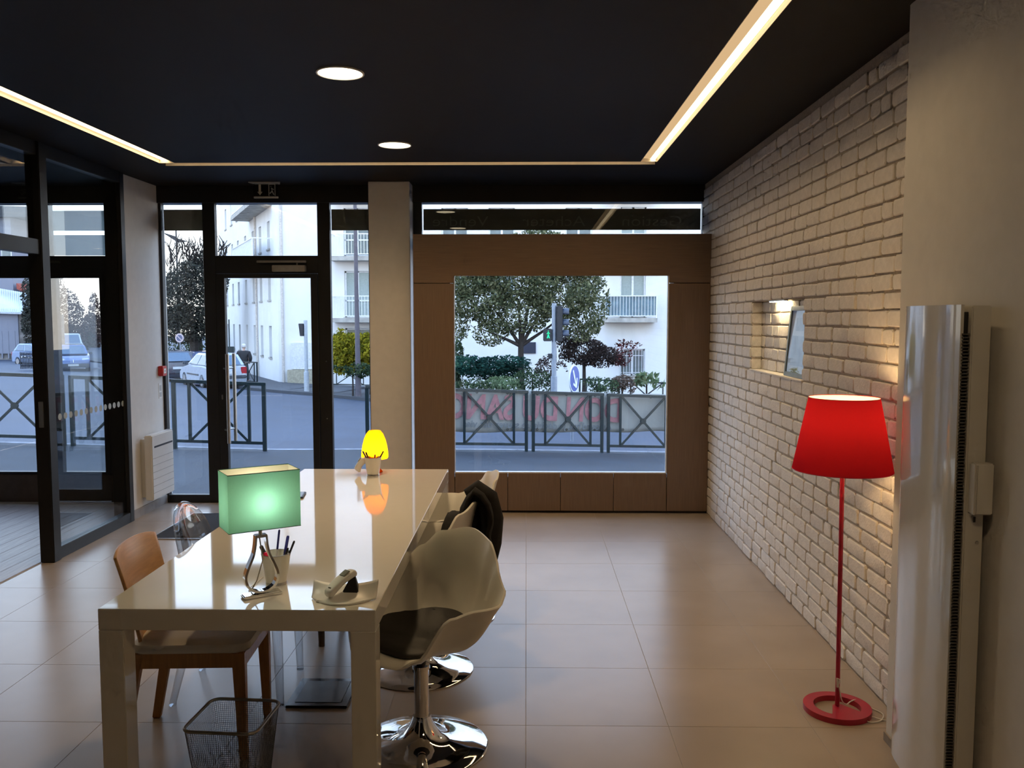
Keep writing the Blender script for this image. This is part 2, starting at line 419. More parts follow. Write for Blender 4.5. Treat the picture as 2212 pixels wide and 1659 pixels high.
# entrance door
d1 = thing('door_1', None, None, kind='structure')
frame(d1, 'leaf_frame', [(-2.762, -2.689, 0.045, 2.097), (-1.918, -1.856, 0.045, 2.097), (-2.689, -1.918, 2.060, 2.097), (-2.689, -1.918, 0.045, 0.15)], y0=7.875, y1=7.935)
pane(d1, -2.689, -1.918, 0.15, 2.06)
for y in (7.82, 8.00):
    hdl = MB().tube([(-2.712, y, 0.562), (-2.712, y, 1.378)], 0.017, 12).out('pull_handle', STEEL, d1, smooth=40)
    for z in (0.68, 1.245):
        MB().tube([(-2.712, y, z), (-2.765, 7.88 if y < 7.9 else 7.93, z)], 0.009, 8).out('bracket', STEEL, hdl, smooth=40)
MB().box(-2.788, -2.775, 7.866, 7.877, 0.96, 1.005).out('lock_cylinder', STEEL, d1, bev=0.003)
MB().box(-2.29, -1.99, 7.825, 7.875, 2.120, 2.179).out('closer_body', mat('grey_closer_paint', (0.33, 0.32, 0.30), 0.4), d1, bev=0.004)
MB().box(-2.435, -1.99, 7.85, 7.877, 2.202, 2.222).bar((-2.07, 7.86, 2.176), (-2.07, 7.86, 2.21), 0.012, 0.012).out('closer_rail', mat('grey_rail_paint', (0.30, 0.29, 0.27), 0.4), d1, bev=0.002)
# sidelight right of the door
w3 = thing('window_3', None, None, kind='structure')
frame(w3, 'frame', [(-1.853, -1.742, 0, 2.72), (-1.40, -1.30, 0, 2.72), (-1.742, -1.40, 0, 0.104)])
pane(w3, -1.742, -1.40, 0.104, 2.72); band(w3, -1.735, -1.405)
for z in (1.31, 0.785): MB().tube([(fx(-1.79), 7.880, z), (fx(-1.79), 7.886, z)], 0.006, 8).out('screw_cap', STEEL, w3)
# long transom over the display window with the mirrored sign words
w4 = thing('window_4', None, None, kind='structure')
frame(w4, 'frame', [(-1.02, -0.925, 0, 2.72), (1.548, 1.60, 0, 2.72), (-0.925, 1.548, 2.30, 2.40)])
pane(w4, -0.925, 1.548, 2.40, 2.72); bd = band(w4, -0.915, 1.538)
WORD = mat('pale_sign_lettering', (0.46, 0.47, 0.44), 0.5, var=0.02)
for wd, x, size in (('Vendre', -0.588, 0.128), ('Acheter', 0.242, 0.128), ('Gestion', 1.108, 0.128)):
    me = text_mesh(wd, size * KF, 0.0008, mirror=True, stretch=1.32, bold=-0.0012); me.materials.append(WORD)
    o = link('sign_lettering', me, bd, (fx(x), GY + 0.0105, fz(2.556))); o['label'] = 'mirrored word ' + wd + ' on the dark sign band'
# fittings of the bay room's own shop front
w5 = thing('window_5', None, None, kind='structure')
BROWN = mat('brown_kick_panel', (0.10, 0.065, 0.045), 0.5, var=0.08)
frame(w5, 'frame', [(-3.72, -3.36, 0, 2.72), (-3.817, -3.72, 0.306, 2.07), (-4.36, -4.205, 0.306, 2.07), (-4.31, -4.24, 2.2, 2.72),
                    (-6.8, -3.72, 2.062, 2.256), (-5.35, -5.2, 0.306, 2.72), (-6.8, -3.72, 0.285, 0.31)])
frame(w5, 'kick_panel', [(-6.8, -3.72, 0.0, 0.285)], BROWN)
for (x0, x1) in ((-4.205, -3.817), (-5.2, -4.36), (-6.8, -5.35)): pane(w5, x0, x1, 0.306, 2.062)
for (x0, x1) in ((-4.24, -3.72), (-5.2, -4.31), (-6.8, -5.35)): pane(w5, x0, x1, 2.256, 2.72)
FROST = shade_mat('frosted_window_film', (0.45, 0.5, 0.5), (0.62, 0.68, 0.68), 0.65, 40)
for (z0, z1) in ((2.482, 2.660), (2.262, 2.445)):
    MB().box(fx(-4.235), fx(-3.76), GY + 0.012, GY + 0.015, fz(z0), fz(z1)).out('frosted_band', FROST, w5)
# glazed partition between the office and the bay room
wp = struct(thing('wall_partition', None, None, kind='structure'))
b = MB().box(-3.385, -3.285, 5.885, 5.985, 0, ZC).out('post', BLACK_METAL, wp, bev=0.006)
MB().box(-3.37, -3.30, 5.985, 7.09, 0, 0.085).out('bottom_rail', BLACK_METAL, wp, bev=0.003)
MB().box(-3.37, -3.30, 5.985, 7.09, 2.80, ZC).out('top_rail', BLACK_METAL, wp, bev=0.003)
MB().box(-3.44, -3.30, 7.09, 7.16, 0, ZC).out('end_jamb', BLACK_METAL, wp, bev=0.003)
MB().box(-3.338, -3.332, 5.985, 7.09, 0.085, 2.80).out('pane', GLASS_PART, wp)
MB().box(-3.37, -3.30, 3.9, 5.885, 2.135, 2.235).out('door_head', BLACK_METAL, wp, bev=0.003)
MB().box(-3.37, -3.30, 3.9, 5.885, 2.80, ZC).out('top_rail', BLACK_METAL, wp, bev=0.003)
MB().box(-3.338, -3.332, 3.9, 5.885, 2.235, 2.80).out('pane', GLASS_PART, wp)
MB().box(-3.385, -3.285, 3.80, 3.90, 0, ZC).out('post', BLACK_METAL, wp, bev=0.006)
MB().box(-3.37, -3.30, YB, 3.80, 0, 0.085).out('bottom_rail', BLACK_METAL, wp, bev=0.003)
MB().box(-3.338, -3.332, YB, 3.80, 0.085, ZC).out('pane', GLASS_PART, wp)
MB().box(-3.352, -3.318, 5.878, 5.886, 0.95, 1.13).out('strike_plate', STEEL, wp, bev=0.002)
DOT = mat('frosted_dot_film', (0.42, 0.46, 0.45), 0.7, var=0.02)
dm = MB().lathe([(0.024, 0), (0.024, 0.0006)], 20).mesh('dot_sticker'); dm.materials.append(DOT)
for k in range(14):
    o = link('dot_sticker', dm, wp, (-3.3300, 6.11 + k * 0.0745, 1.0)); o.rotation_euler = (0, R(90), 0)

# ================================================================== DISPLAY UNIT IN OAK
un = thing('oak_window_surround', 'brown oak surround framing the wide display window, cupboard doors below', 'window surround', (0.305, 7.50, 0))
def ul(x): return x - 0.305
MB().box(ul(-0.972), ul(-0.66), 0.022, 0.22, 0, 2.42).box(ul(1.265), ul(1.578), 0.022, 0.22, 0, 2.42).box(ul(-0.66), ul(1.265), 0.022, 0.22, 2.095, 2.42)\
    .box(ul(-0.66), ul(1.265), 0.022, 0.20, 0.02, 0.315).out('carcass', DARK_GAP, un)
MB().box(ul(-0.96), ul(1.57), 0.03, 0.08, 0.0, 0.05).out('plinth', DARK_GAP, un)
for (x0, x1, nm) in ((-0.972, -0.6265, 'side_panel'), (1.2265, 1.578, 'side_panel')):
    MB().box(ul(x0), ul(x1), 0, 0.022, 0.022, 2.000).out(nm, WOOD_PANEL, un, bev=0.0015, seg=1)
top = MB().prism([(ul(-0.972), 2.005), (ul(-0.625), 2.005), (ul(-0.625), 2.065), (ul(1.224), 2.065), (ul(1.224), 2.005), (ul(1.578), 2.005), (ul(1.578), 2.42), (ul(-0.972), 2.42)],
                 lambda u, v, d: (u, d, v), 0, 0.022).out('top_panel', WOOD_PANEL_H, un)
xs = [-0.6235, -0.160, 0.300, 0.762, 1.2235]
for i in range(4):
    MB().box(ul(xs[i]) + 0.002, ul(xs[i + 1]) - 0.002, 0, 0.02, 0.022, 0.352).out('cupboard_door', WOOD_PANEL, un, bev=0.0015, seg=1)
ALU = mat('pale_aluminium_bead', (0.72, 0.72, 0.72), 0.4, 0.3)
MB().box(ul(-0.625), ul(1.224), 0.004, 0.04, 0.352, 0.362).box(ul(1.213), ul(1.224), 0.004, 0.04, 0.362, 2.065).box(ul(-0.625), ul(-0.619), 0.012, 0.04, 0.362, 2.065).out('glazing_bead', ALU, un, bev=0.001, seg=1)
MB().box(ul(-0.625), ul(1.224), 0.022, 0.030, 0.362, 2.065).out('pane', GLASS, un)
# low outer wall under the shop window
struct(MB().box(-1.02, 1.72, 7.75, 8.02, -0.45, 0.28).box(-6.9, -1.02, 7.885, 8.02, -0.45, -0.002).out('wall_front', WHITE_WALL))

# ================================================================== CEILING LIGHTS
def channel(name, label, x0, x1, y0, y1, led):
    t = thing(name, label, 'led light', ((x0 + x1) / 2, (y0 + y1) / 2, ZC), group='recessed ceiling light channels')
    ox, oy = (x0 + x1) / 2, (y0 + y1) / 2
    X0, X1, Y0, Y1 = x0 - ox, x1 - ox, y0 - oy, y1 - oy
    b = MB().box(X0, X1, Y0, Y1, 0.030, 0.036)
    if X1 - X0 < Y1 - Y0: b.box(X0, X0 + 0.002, Y0, Y1, 0, 0.03).box(X1 - 0.002, X1, Y0, Y1, 0, 0.03)
    else: b.box(X0, X1, Y0, Y0 + 0.002, 0, 0.03).box(X0, X1, Y1 - 0.002, Y1, 0, 0.03)
    b.out('channel_liner', CREAM, t)
    a = [led[0] - ox, led[1] - ox, led[2] - oy, led[3] - oy]
    MB().box(a[0], a[1], a[2], a[3], led[4], 0.030).out('diffuser', LED, t)
    area_light(t, ((a[0] + a[1]) / 2, (a[2] + a[3]) / 2, led[4] - 0.001), a[1] - a[0], a[3] - a[2], LED_WATTS_PER_M * max(a[1] - a[0], a[3] - a[2]), LED_COL, 125)
    return t
tc_ = channel('light_channel', 'warm LED channel in the black ceiling along the brick wall', cx2 + .0005, cx3 - .0005, YB, cy0 - .001, (cx2 + 0.074, cx3 - 0.016, 2.9, cy0 - 0.0, 0.016))
MB().box(-0.0625, 0.008, 2.9 - (YB + cy0) / 2, cy0 - (YB + cy0) / 2 - 0.02, 0.020, 0.029).out('spill_glow', glow('led_spill_glow', (1.0, 0.66, 0.34), 0.55), tc_)  # LED light spilling onto the lining, put in as a faint glow
channel('light_channel', 'warm LED channel in the black ceiling along the glazed partition', cx0 + .0005, cx1 - .0005, YB, cy0 - .001, (cx0 + 0.012, cx0 + 0.075, 2.9, cy0 - 0.0, 0.024))
channel('light_channel', 'warm LED channel in the black ceiling running along the shop front', cx0 + .0005, cx3 - .0005, cy0, cy1 - .0005, (cx0 + 0.02, cx3 - 0.02, cy0 + 0.02, cy0 + 0.06, 0.0265))
for k, (x, y) in enumerate(((-0.905, 4.30), (-0.905, 6.05), (0.55, 1.15))):  # the third one is added out of view to brighten pier and foreground
    lab = ['large round downlight in the black ceiling, nearest to the viewer', 'round downlight in the black ceiling close to the shop front'][k] if k < 2 else 'added unseen downlight brightening the pier and foreground, out of the frame'
    t = thing('downlight', lab, 'ceiling light', (x, y, ZC), group='round downlights over the table')
    MB().lathe([(0.116, 0.0), (0.116, -0.006), (0.108, -0.007), (0.106, 0.0)], 48).out('rim', mat('white_rim', (0.8, 0.78, 0.74), 0.4) if k == 0 else bpy.data.materials['white_rim'], t, smooth=30)
    MB().lathe([(0.0, -0.0065), (0.06, -0.0075), (0.1065, -0.004)][::-1], 48).out('diffuser', SPOT, t, smooth=60)
    area_light(t, (0, 0, -0.012), 0.2, 0.2, SPOT_WATTS * (1.0 if k < 2 else 0.75), (1.0, 0.70, 0.38), 130 if k < 2 else 175, True)
t = thing('light_channel', 'pale lit ceiling trough in the room behind the glass partition', 'led light', (-4.55, 6.2, ZC), group='recessed ceiling light channels')
MB().box(-0.55, 0.55, -0.55, 0.52, -0.004, 0.0).out('channel_liner', CREAM, t)
MB().box(-0.5, 0.45, 0.44, 0.50, -0.014, -0.004).out('diffuser', glow('bay_led', (1.0, 0.76, 0.46), 1.5), t)

# ================================================================== TABLE
LACQUER = mat('white_gloss_lacquer', (0.82, 0.79, 0.73), 0.06, var=0.005, spec=0.6, coat=0.6)
tb = thing('table', 'long white high-gloss lacquered meeting table with square legs', 'table', (-0.9585, 4.135, 0))
TX, TY = 0.4615, 1.345
MB().box(-TX, TX, -TY, TY, 0.668, 0.74).out('tabletop', LACQUER, tb, bev=0.0018, seg=2)
for sx_ in (-1, 1):
    for sy_ in (-1, 1):
        MB().box(sx_ * TX, sx_ * (TX - 0.083), sy_ * TY, sy_ * (TY - 0.083), 0, 0.668).out('leg', LACQUER, tb, bev=0.0018, seg=2)

# ================================================================== SHELL ARMCHAIRS
SHELL = mat('off_white_moulded_shell', (0.74, 0.715, 0.65), 0.42, var=0.01)
CUSHION = mat('black_leatherette_pad', (0.022, 0.020, 0.018), 0.55, var=0.1, bump=0.1, bscale=300)
def keyed(keys, a):
    for i in range(len(keys) - 1):
        if a <= keys[i + 1][0]:
            t = (a - keys[i][0]) / (keys[i + 1][0] - keys[i][0]); t = t * t * (3 - 2 * t)
            return keys[i][1] * (1 - t) + keys[i + 1][1] * t
    return keys[-1][1]
HK = [(0, -0.022), (30, -0.012), (46, 0.03), (68, 0.190), (84, 0.208), (104, 0.206), (118, 0.235), (132, 0.305), (150, 0.375), (180, 0.405)]
RK = [(0, 0.252), (40, 0.275), (72, 0.312), (98, 0.352), (112, 0.334), (131, 0.284), (150, 0.266), (180, 0.260)]
def shell_pt(th, s, zoff=0.43):
    a = abs((th + 180) % 360 - 180); h, r = keyed(HK, a), keyed(RK, a)
    rr = r * (1 - (1 - s) ** 1.9); z = h * s ** 2.7
    if h > 0.05: rr -= 0.030 * math.sin(math.pi * min(1, max(0, (s - 0.35) / 0.65))) * min(1, h / 0.2) * (1 if a < 130 else 0.3)
    if s > 0.86: rr += 0.020 * ((s - 0.86) / 0.14) ** 2 * min(1, max(0, h) / 0.15)
    z -= 0.016 * (1 - s) ** 2
    q = R(th); return Vector((rr * math.cos(q), rr * math.sin(q) * 1.0, zoff + z))
def shell_mesh():
    b = MB(); NT, NS = 96, 26
    grid = [[shell_pt(360 * i / NT, 0.03 + 0.97 * (j / (NS - 1)) ** 0.9) for j in range(NS)] for i in range(NT)]
    b.sheet(grid, close_u=True)
    b.f.append([i * NS for i in range(NT)])
    return b
def armchair(label, x, y, face_deg, group):
    t = thing('shell_armchair', label, 'chair', (x, y, 0), R(face_deg), group)
    o = shell_mesh().out('shell', SHELL, t, smooth=60)
    md = o.modifiers.new('thickness', 'SOLIDIFY'); md.thickness = 0.010; md.offset = 0
    md = o.modifiers.new('round', 'BEVEL'); md.width = 0.004; md.segments = 2; md.limit_method = 'ANGLE'; md.angle_limit = R(60)
    # seat pad
    b = MB(); NT = 60; rows = []
    for (s_, up) in ((0.0, 0.030), (0.30, 0.031), (0.44, 0.028), (0.50, 0.020), (0.51, 0.012), (0.49, 0.006)):
        rows.append([(shell_pt(360 * i / NT, s_) + Vector((0.0, 0, up))) for i in range(NT)])
    g2 = [[rows[j][i] for j in range(len(rows))] for i in range(NT)]
    b.sheet(g2, close_u=True)
    b.out('seat_pad', CUSHION, t, smooth=60, weld=True)
    MB().lathe([(0.262, 0.0), (0.264, 0.004), (0.258, 0.008), (0.20, 0.014), (0.13, 0.026), (0.075, 0.052), (0.046, 0.095), (0.034, 0.125)], 64).out('trumpet_base', CHROME, t, smooth=50)
    MB().lathe([(0.029, 0.10), (0.029, 0.315), (0.034, 0.318), (0.034, 0.332), (0.020, 0.336)], 32).out('gas_column', CHROME, t, smooth=40)
    MB().lathe([(0.019, 0.33), (0.019, 0.385), (0.075, 0.395), (0.10, 0.405)], 32).out('swivel_plate', DARK_PLASTIC, t, smooth=40)
    return t
CG = 'white shell armchairs on the right of the table'
armchair('white shell armchair with black seat pad, nearest to the viewer', -0.415, 3.34, 228, CG)
armchair('white shell armchair seen from behind with a black coat over it', -0.52, 4.10, 168, CG)
armchair('white shell armchair at the far end of the table by the oak cupboards', -0.44, 4.86, 190, CG)
# black coat thrown over the back of the middle chair
COAT = mat('black_wool_cloth', (0.012, 0.011, 0.011), 0.9, var=0.2, scale=30, bump=0.3, bscale=200)
ct = thing('coat', 'crumpled black coat hung over the back of the middle armchair', 'coat', (-0.52, 4.10, 0), R(168))
grid = []
for i in range(41):
    u = i / 40; th = 180 + 84 * u; row = []
    for j in range(37):
        v = j / 36 * 2 - 1
        if v < 0:
            s_ = 1 + v * 0.52; p = shell_pt(th, max(s_, 0.3)); d = Vector((-math.cos(R(th)), -math.sin(R(th)), 0.25)); off = 0.022
        else:
            p = shell_pt(th, 1.0); d = Vector((math.cos(R(th)), math.sin(R(th)), 0.0))
            p = p + Vector((0, 0, -(0.30 + 0.07 * math.sin(u * 7)) * v)); off = 0.026 + 0.02 * math.sin(math.pi * v)
        if abs(v) < 0.15: d = d * (abs(v) / 0.15) + Vector((0, 0, 1)) * (1 - abs(v) / 0.15)
        q = noise.noise(Vector((u * 6, v * 2.2, 3))) * 0.042 + noise.noise(Vector((u * 17, v * 5, 8))) * 0.012
        row.append(p + d.normalized() * (off + q + 0.012))
    grid.append(row)
o = MB().sheet(grid).out('cloth', COAT, ct, smooth=180)
md = o.modifiers.new('thickness', 'SOLIDIFY'); md.thickness = 0.018; md.offset = 1
b = MB()     # sleeve hanging down the outside
P_ = [shell_pt(198, 1.0) + Vector((math.cos(R(198)), math.sin(R(198)), 0)) * d_ + Vector((0, 0, h_)) for d_, h_ in ((-0.05, 0.035), (0.0, 0.06), (0.05, 0.02), (0.075, -0.08), (0.07, -0.2), (0.055, -0.30))]
b.tube(P_, [0.03, 0.05, 0.055, 0.055, 0.05, 0.04], 14)
b.out('sleeve', COAT, ct, smooth=180)

# ================================================================== WOODEN CHAIR
BEECH = mat('stained_beech', (0.46, 0.225, 0.085), 0.38, var=0.08, scale=5, stretch=(16, 16, 1.2))
BEECH_PLY = mat('beech_plywood', (0.58, 0.32, 0.145), 0.36, var=0.05, scale=5, stretch=(16, 1.2, 16))
SEATW = mat('off_white_upholstery', (0.70, 0.67, 0.60), 0.6, var=0.02, bump=0.05, bscale=400)
wc = thing('wooden_chair', 'beech chair with curved plywood back and white padded seat', 'chair', (-1.30, 3.40, 0), R(3))
rows = []
for (x0, x1, y0, y1, z) in ((-0.215, 0.225, -0.205, 0.205, 0.428), (-0.223, 0.233, -0.213, 0.213, 0.440), (-0.215, 0.228, -0.208, 0.208, 0.462), (-0.18, 0.19, -0.17, 0.17, 0.474)):
    rr = 0.05; pl = []
    for (cx_, cy_, a0) in ((x1 - rr, y1 - rr, 0), (x0 + rr, y1 - rr, 90), (x0 + rr, y0 + rr, 180), (x1 - rr, y0 + rr, 270)):
        for k in range(6): q = R(a0 + 18 * k); pl.append((cx_ + rr * math.cos(q), cy_ + rr * math.sin(q), z))
    rows.append(pl)
b = MB().sheet([[rows[j][i] for j in range(4)] for i in range(24)], close_u=True); n0 = 4
b.f.append([i * 4 + 3 for i in range(24)]); b.f.append([i * 4 for i in range(24)])
b.out('seat', SEATW, wc, smooth=50)
MB().box(-0.19, 0.20, -0.195, -0.172, 0.365, 0.43).out('side_rail', BEECH, wc, bev=0.004)
MB().box(-0.19, 0.20, 0.172, 0.195, 0.365, 0.43).out('side_rail', BEECH, wc, bev=0.004)
MB().box(0.19, 0.213, -0.18, 0.18, 0.365, 0.43).out('front_rail', BEECH, wc, bev=0.004)
MB().box(-0.215, -0.19, -0.18, 0.18, 0.365, 0.43).out('rear_rail', BEECH, wc, bev=0.004)
for sy_ in (-1, 1):
    y = sy_ * 0.185
    a = [(0.168, y - 0.022, 0), (0.206, y - 0.022, 0), (0.206, y + 0.022, 0), (0.168, y + 0.022, 0)]
    MB().hexa([(0.185, y - .015, 0), (0.215, y - .015, 0), (0.215, y + .015, 0), (0.185, y + .015, 0)], [(0.165, y - .022, 0.43), (0.215, y - .022, 0.43), (0.215, y + .022, 0.43), (0.165, y + .022, 0.43)]).out('leg', BEECH, wc, bev=0.004)
    MB().hexa([(-0.285, y - .015, 0), (-0.252, y - .015, 0), (-0.252, y + .015, 0), (-0.285, y + .015, 0)], [(-0.215, y - .02, 0.43), (-0.168, y - .02, 0.43), (-0.168, y + .02, 0.43), (-0.215, y + .02, 0.43)]).out('leg', BEECH, wc, bev=0.004)
grid = []
for i in range(21):
    v = i / 20; z = 0.40 + v * 0.42; row = []
    for j in range(25):
        u = j / 24 * 2 - 1; w = 0.178 + 0.022 * v
        row.append((-0.205 - 0.085 * v ** 1.3 - 0.035 * (1 - u * u) + 0.03, u * w, z - 0.020 * u ** 4 * v))
    grid.append(row)
o = MB().sheet(grid).out('backrest', BEECH_PLY, wc, smooth=60)
md = o.modifiers.new('thickness', 'SOLIDIFY'); md.thickness = 0.013; md.offset = 0
md = o.modifiers.new('round', 'BEVEL'); md.width = 0.003; md.segments = 2; md.limit_method = 'ANGLE'; md.angle_limit = R(60)

# ================================================================== CLEAR CHAIRS
CLEAR = bpy.data.materials.new('clear_polycarbonate'); CLEAR.use_nodes = True
nt = CLEAR.node_tree; nt.nodes.clear(); o_ = nt.nodes.new('ShaderNodeOutputMaterial'); mx = nt.nodes.new('ShaderNodeMixShader')
tr = nt.nodes.new('ShaderNodeBsdfTransparent'); tr.inputs[0].default_value = (0.80, 0.82, 0.84, 1)
gl = nt.nodes.new('ShaderNodeBsdfGlossy'); gl.inputs['Roughness'].default_value = 0.04
lw = nt.nodes.new('ShaderNodeLayerWeight'); lw.inputs[0].default_value = 0.35
cr = nt.nodes.new('ShaderNodeMapRange'); cr.inputs[3].default_value = 0.06; cr.inputs[4].default_value = 0.80; cr.interpolation_type = 'SMOOTHERSTEP'
nt.links.new(lw.outputs['Facing'], cr.inputs[0]); nt.links.new(cr.outputs[0], mx.inputs[0])
nt.links.new(tr.outputs[0], mx.inputs[1]); nt.links.new(gl.outputs[0], mx.inputs[2]); nt.links.new(mx.outputs[0], o_.inputs[0])
def clear_chair(label, x, y, rz, group, leg_mat=None):
    t = thing('clear_chair', label, 'chair', (x, y, 0), R(rz), group)
    lm = leg_mat or CLEAR
    b = MB(); N = 40
    def seat(k, s_): 
        q = 2 * math.pi * k / N; return (0.215 * s_ * abs(math.cos(q)) ** 0.7 * math.copysign(1, math.cos(q)), 0.225 * s_ * abs(math.sin(q)) ** 0.7 * math.copysign(1, math.sin(q)))
    rows = [[(*seat(k, s_), z) for (s_, z) in ((0.02, 0.452), (0.6, 0.452), (0.93, 0.458), (1.0, 0.450), (0.99, 0.425), (0.95, 0.420), (0.6, 0.432), (0.02, 0.432))] for k in range(N)]
    b.sheet(rows, close_u=True); b.out('seat', CLEAR, t, smooth=60)
    # oval back: a rimmed disc standing on two stems
    b = MB(); N = 48; prof = [(0.02, -0.004), (0.80, -0.004), (0.90, -0.010), (1.0, -0.012), (1.04, 0.0), (1.0, 0.012), (0.90, 0.010), (0.80, 0.004), (0.02, 0.004)]
    def bk(k, s_, d):
        q = 2 * math.pi * k / N; yy = 0.190 * s_ * math.cos(q); zz = 0.665 + 0.195 * s_ * math.sin(q)
        return (-0.205 - 0.20 * (zz - 0.45) + d - 0.03 * (1 - (yy / 0.2) ** 2) + 0.03, yy, zz)
    b.sheet([[bk(k, s_, d) for s_, d in prof] for k in range(N)], close_u=True)
    b.out('backrest', CLEAR, t, smooth=60)
    for s_ in (-1, 1):
        MB().tube([(-0.195, s_ * 0.16, 0.44), (-0.215, s_ * 0.15, 0.50), (-0.232, s_ * 0.135, 0.56)], [0.015, 0.013, 0.012], 10).out('back_stem', CLEAR, t, smooth=60)
        MB().tube([(0.180, s_ * 0.185, 0.44), (0.190, s_ * 0.192, 0.20), (0.195, s_ * 0.195, 0.02), (0.195, s_ * 0.195, 0.0)], [0.026, 0.021, 0.016, 0.017], 12).out('leg', lm, t, smooth=60)
        MB().tube([(-0.185, s_ * 0.175, 0.44), (-0.225, s_ * 0.185, 0.22), (-0.275, s_ * 0.192, 0.02), (-0.279, s_ * 0.192, 0.0)], [0.024, 0.019, 0.015, 0.016], 12).out('leg', lm, t, smooth=60)
    return t
clear_chair('transparent plastic chair with oval back beside the beech chair', -1.285, 3.885, 2, 'clear chairs on the left of the table')
clear_chair('transparent chair on dark legs hidden behind the green table lamp', -1.245, 4.60, -4, 'clear chairs on the left of the table', mat('bronze_leg', (0.10, 0.075, 0.055), 0.35, 0.6))

# ================================================================== FLOOR THINGS
MESHW = mat('dark_wire', (0.16, 0.155, 0.15), 0.35, 0.8)
wbk = thing('waste_basket', 'square wire-mesh waste basket with a rounded rim under the table', 'waste basket', (-1.035, 2.955, 0), R(-4))
def rr_loop(a, r, z, n=6):
    P = []
    for (sx_, sy_, a0) in ((1, 1, 0), (-1, 1, 90), (-1, -1, 180), (1, -1, 270)):
        for k in range(n + 1): q = R(a0 + 90 * k / n); P.append(Vector((sx_ * (a - r) + r * math.cos(q), sy_ * (a - r) + r * math.sin(q), z)))
    return P
MB().tube(rr_loop(0.130, 0.035, 0.300), 0.0055, 10, closed=True).out('rim', mat('steel_rim', (0.42, 0.41, 0.39), 0.3, 0.9), wbk, smooth=60)
MB().tube(rr_loop(0.098, 0.03, 0.006), 0.005, 8, closed=True).out('base_ring', MESHW, wbk, smooth=60)
b = MB()
def per(t, z):
    f = z / 0.30; a = 0.098 + 0.032 * f; L = rr_loop(a, 0.033, z, 4); k = t * len(L); i = int(k) % len(L); fr = k - int(k)
    return L[i].lerp(L[(i + 1) % len(L)], fr)
def perl(z):     # evenly spaced points around the wall
    f = z / 0.30; a = 0.098 + 0.032 * f; L = rr_loop(a, 0.033, z, 4); L.append(L[0]); seg = [(L[i + 1] - L[i]).length for i in range(len(L) - 1)]; T = sum(seg)
    out = []; N = 132; i = 0; acc = 0
    for k in range(N):
        d = T * k / N
        while acc + seg[i] < d: acc += seg[i]; i += 1
        out.append(L[i].lerp(L[i + 1], (d - acc) / max(seg[i], 1e-9)))
    return out
lo, hi = perl(0.006), perl(0.298)
for k in range(132): b.tube([lo[k], hi[k]], 0.0007, 4, cap=False)
for k in range(40):
    z = 0.012 + k * 0.0072; b.tube(rr_loop(0.098 + 0.032 * z / 0.30, 0.033, z, 3), 0.0006, 4, closed=True)
b.out('wire_mesh', MESHW, wbk)
MB().prism([(p.x, p.y) for p in rr_loop(0.098, 0.03, 0, 4)], lambda u, v, d: (u, v, d), 0.003, 0.007).out('base_plate', MESHW, wbk)
fp = thing('floor_plate', 'flat black plate lying on the tiles under the table', 'floor plate', (-0.92, 3.815, 0))
MB().box(-0.135, 0.14, -0.155, 0.14, 0, 0.012).out('plate', mat('black_gloss_plate', (0.02, 0.021, 0.022), 0.18, var=0.1), fp, bev=0.004)
MB().box(-0.10, 0.105, -0.12, 0.105, 0.012, 0.014).out('inset', mat('charcoal_plate_inset', (0.05, 0.052, 0.054), 0.3, var=0.1), fp, bev=0.001)
mt = thing('door_mat', 'charcoal doormat with thin metal edge inside the entrance', 'doormat', (-2.37, 6.98, 0))
MB().box(-0.525, 0.525, -0.43, 0.43, 0, 0.008).out('pile', mat('charcoal_pile', (0.035, 0.036, 0.042), 0.95, var=0.15, scale=300, bump=0.6, bscale=600), mt, bev=0.002)
MB().box(-0.537, -0.525, -0.442, 0.442, 0, 0.009).box(0.525, 0.537, -0.442, 0.442, 0, 0.009).box(-0.525, 0.525, -0.442, -0.43, 0, 0.009).box(-0.525, 0.525, 0.43, 0.442, 0, 0.009).out('edge', STEEL, mt)

# ================================================================== RED FLOOR LAMP
REDP = mat('raspberry_red_paint', (0.42, 0.012, 0.040), 0.35, var=0.03)
fl = thing('floor_lamp', 'raspberry red floor lamp with tapered shade standing by the brick wall', 'floor lamp', (1.353, 3.68, 0))
ring = []
b = MB().lathe([(0.098, 0.0), (0.141, 0.0), (0.141, 0.024), (0.098, 0.024), (0.098, 0.0)], 64)
b.f = b.f[:-2]; b.out('base_ring', REDP, fl, smooth=30, weld=True)
q0, q1 = R(-120), R(-38)
wedge = [(0.0, 0.022), (-0.02, 0.0)] + [(0.102 * math.cos(q0 + (q1 - q0) * k / 10), 0.102 * math.sin(q0 + (q1 - q0) * k / 10)) for k in range(11)] + [(0.02, 0.012)]
MB().prism(wedge, lambda u, v, d: (u, v, d), 0.003, 0.0235).out('base_web', REDP, fl)
MB().tube([(0, 0, 0.02), (-0.004, 0, 0.7), (-0.008, 0, 1.20)], 0.0095, 16).out('pole', REDP, fl, smooth=40)
RSH = shade_mat('red_shade_cloth', (0.36, 0.007, 0.028), (0.40, 0.012, 0.016), 0.15, 700, (0.80, 0.72, 0.62))
sh = MB().lathe([(0.2045, 1.058), (0.1435, 1.366)], 72, (-0.008, 0, 0)); sh.f = sh.f[:72]
o = sh.out('shade', RSH, fl, smooth=60)
MB().tube([(0.2045 * math.cos(R(k * 6)) - 0.008, 0.2045 * math.sin(R(k * 6)), 1.058) for k in range(60)], 0.0016, 6, closed=True).out('lower_hoop', REDP, o)
MB().tube([(0.1435 * math.cos(R(k * 6)) - 0.008, 0.1435 * math.sin(R(k * 6)), 1.366) for k in range(60)], 0.0016, 6, closed=True).out('upper_hoop', REDP, o)
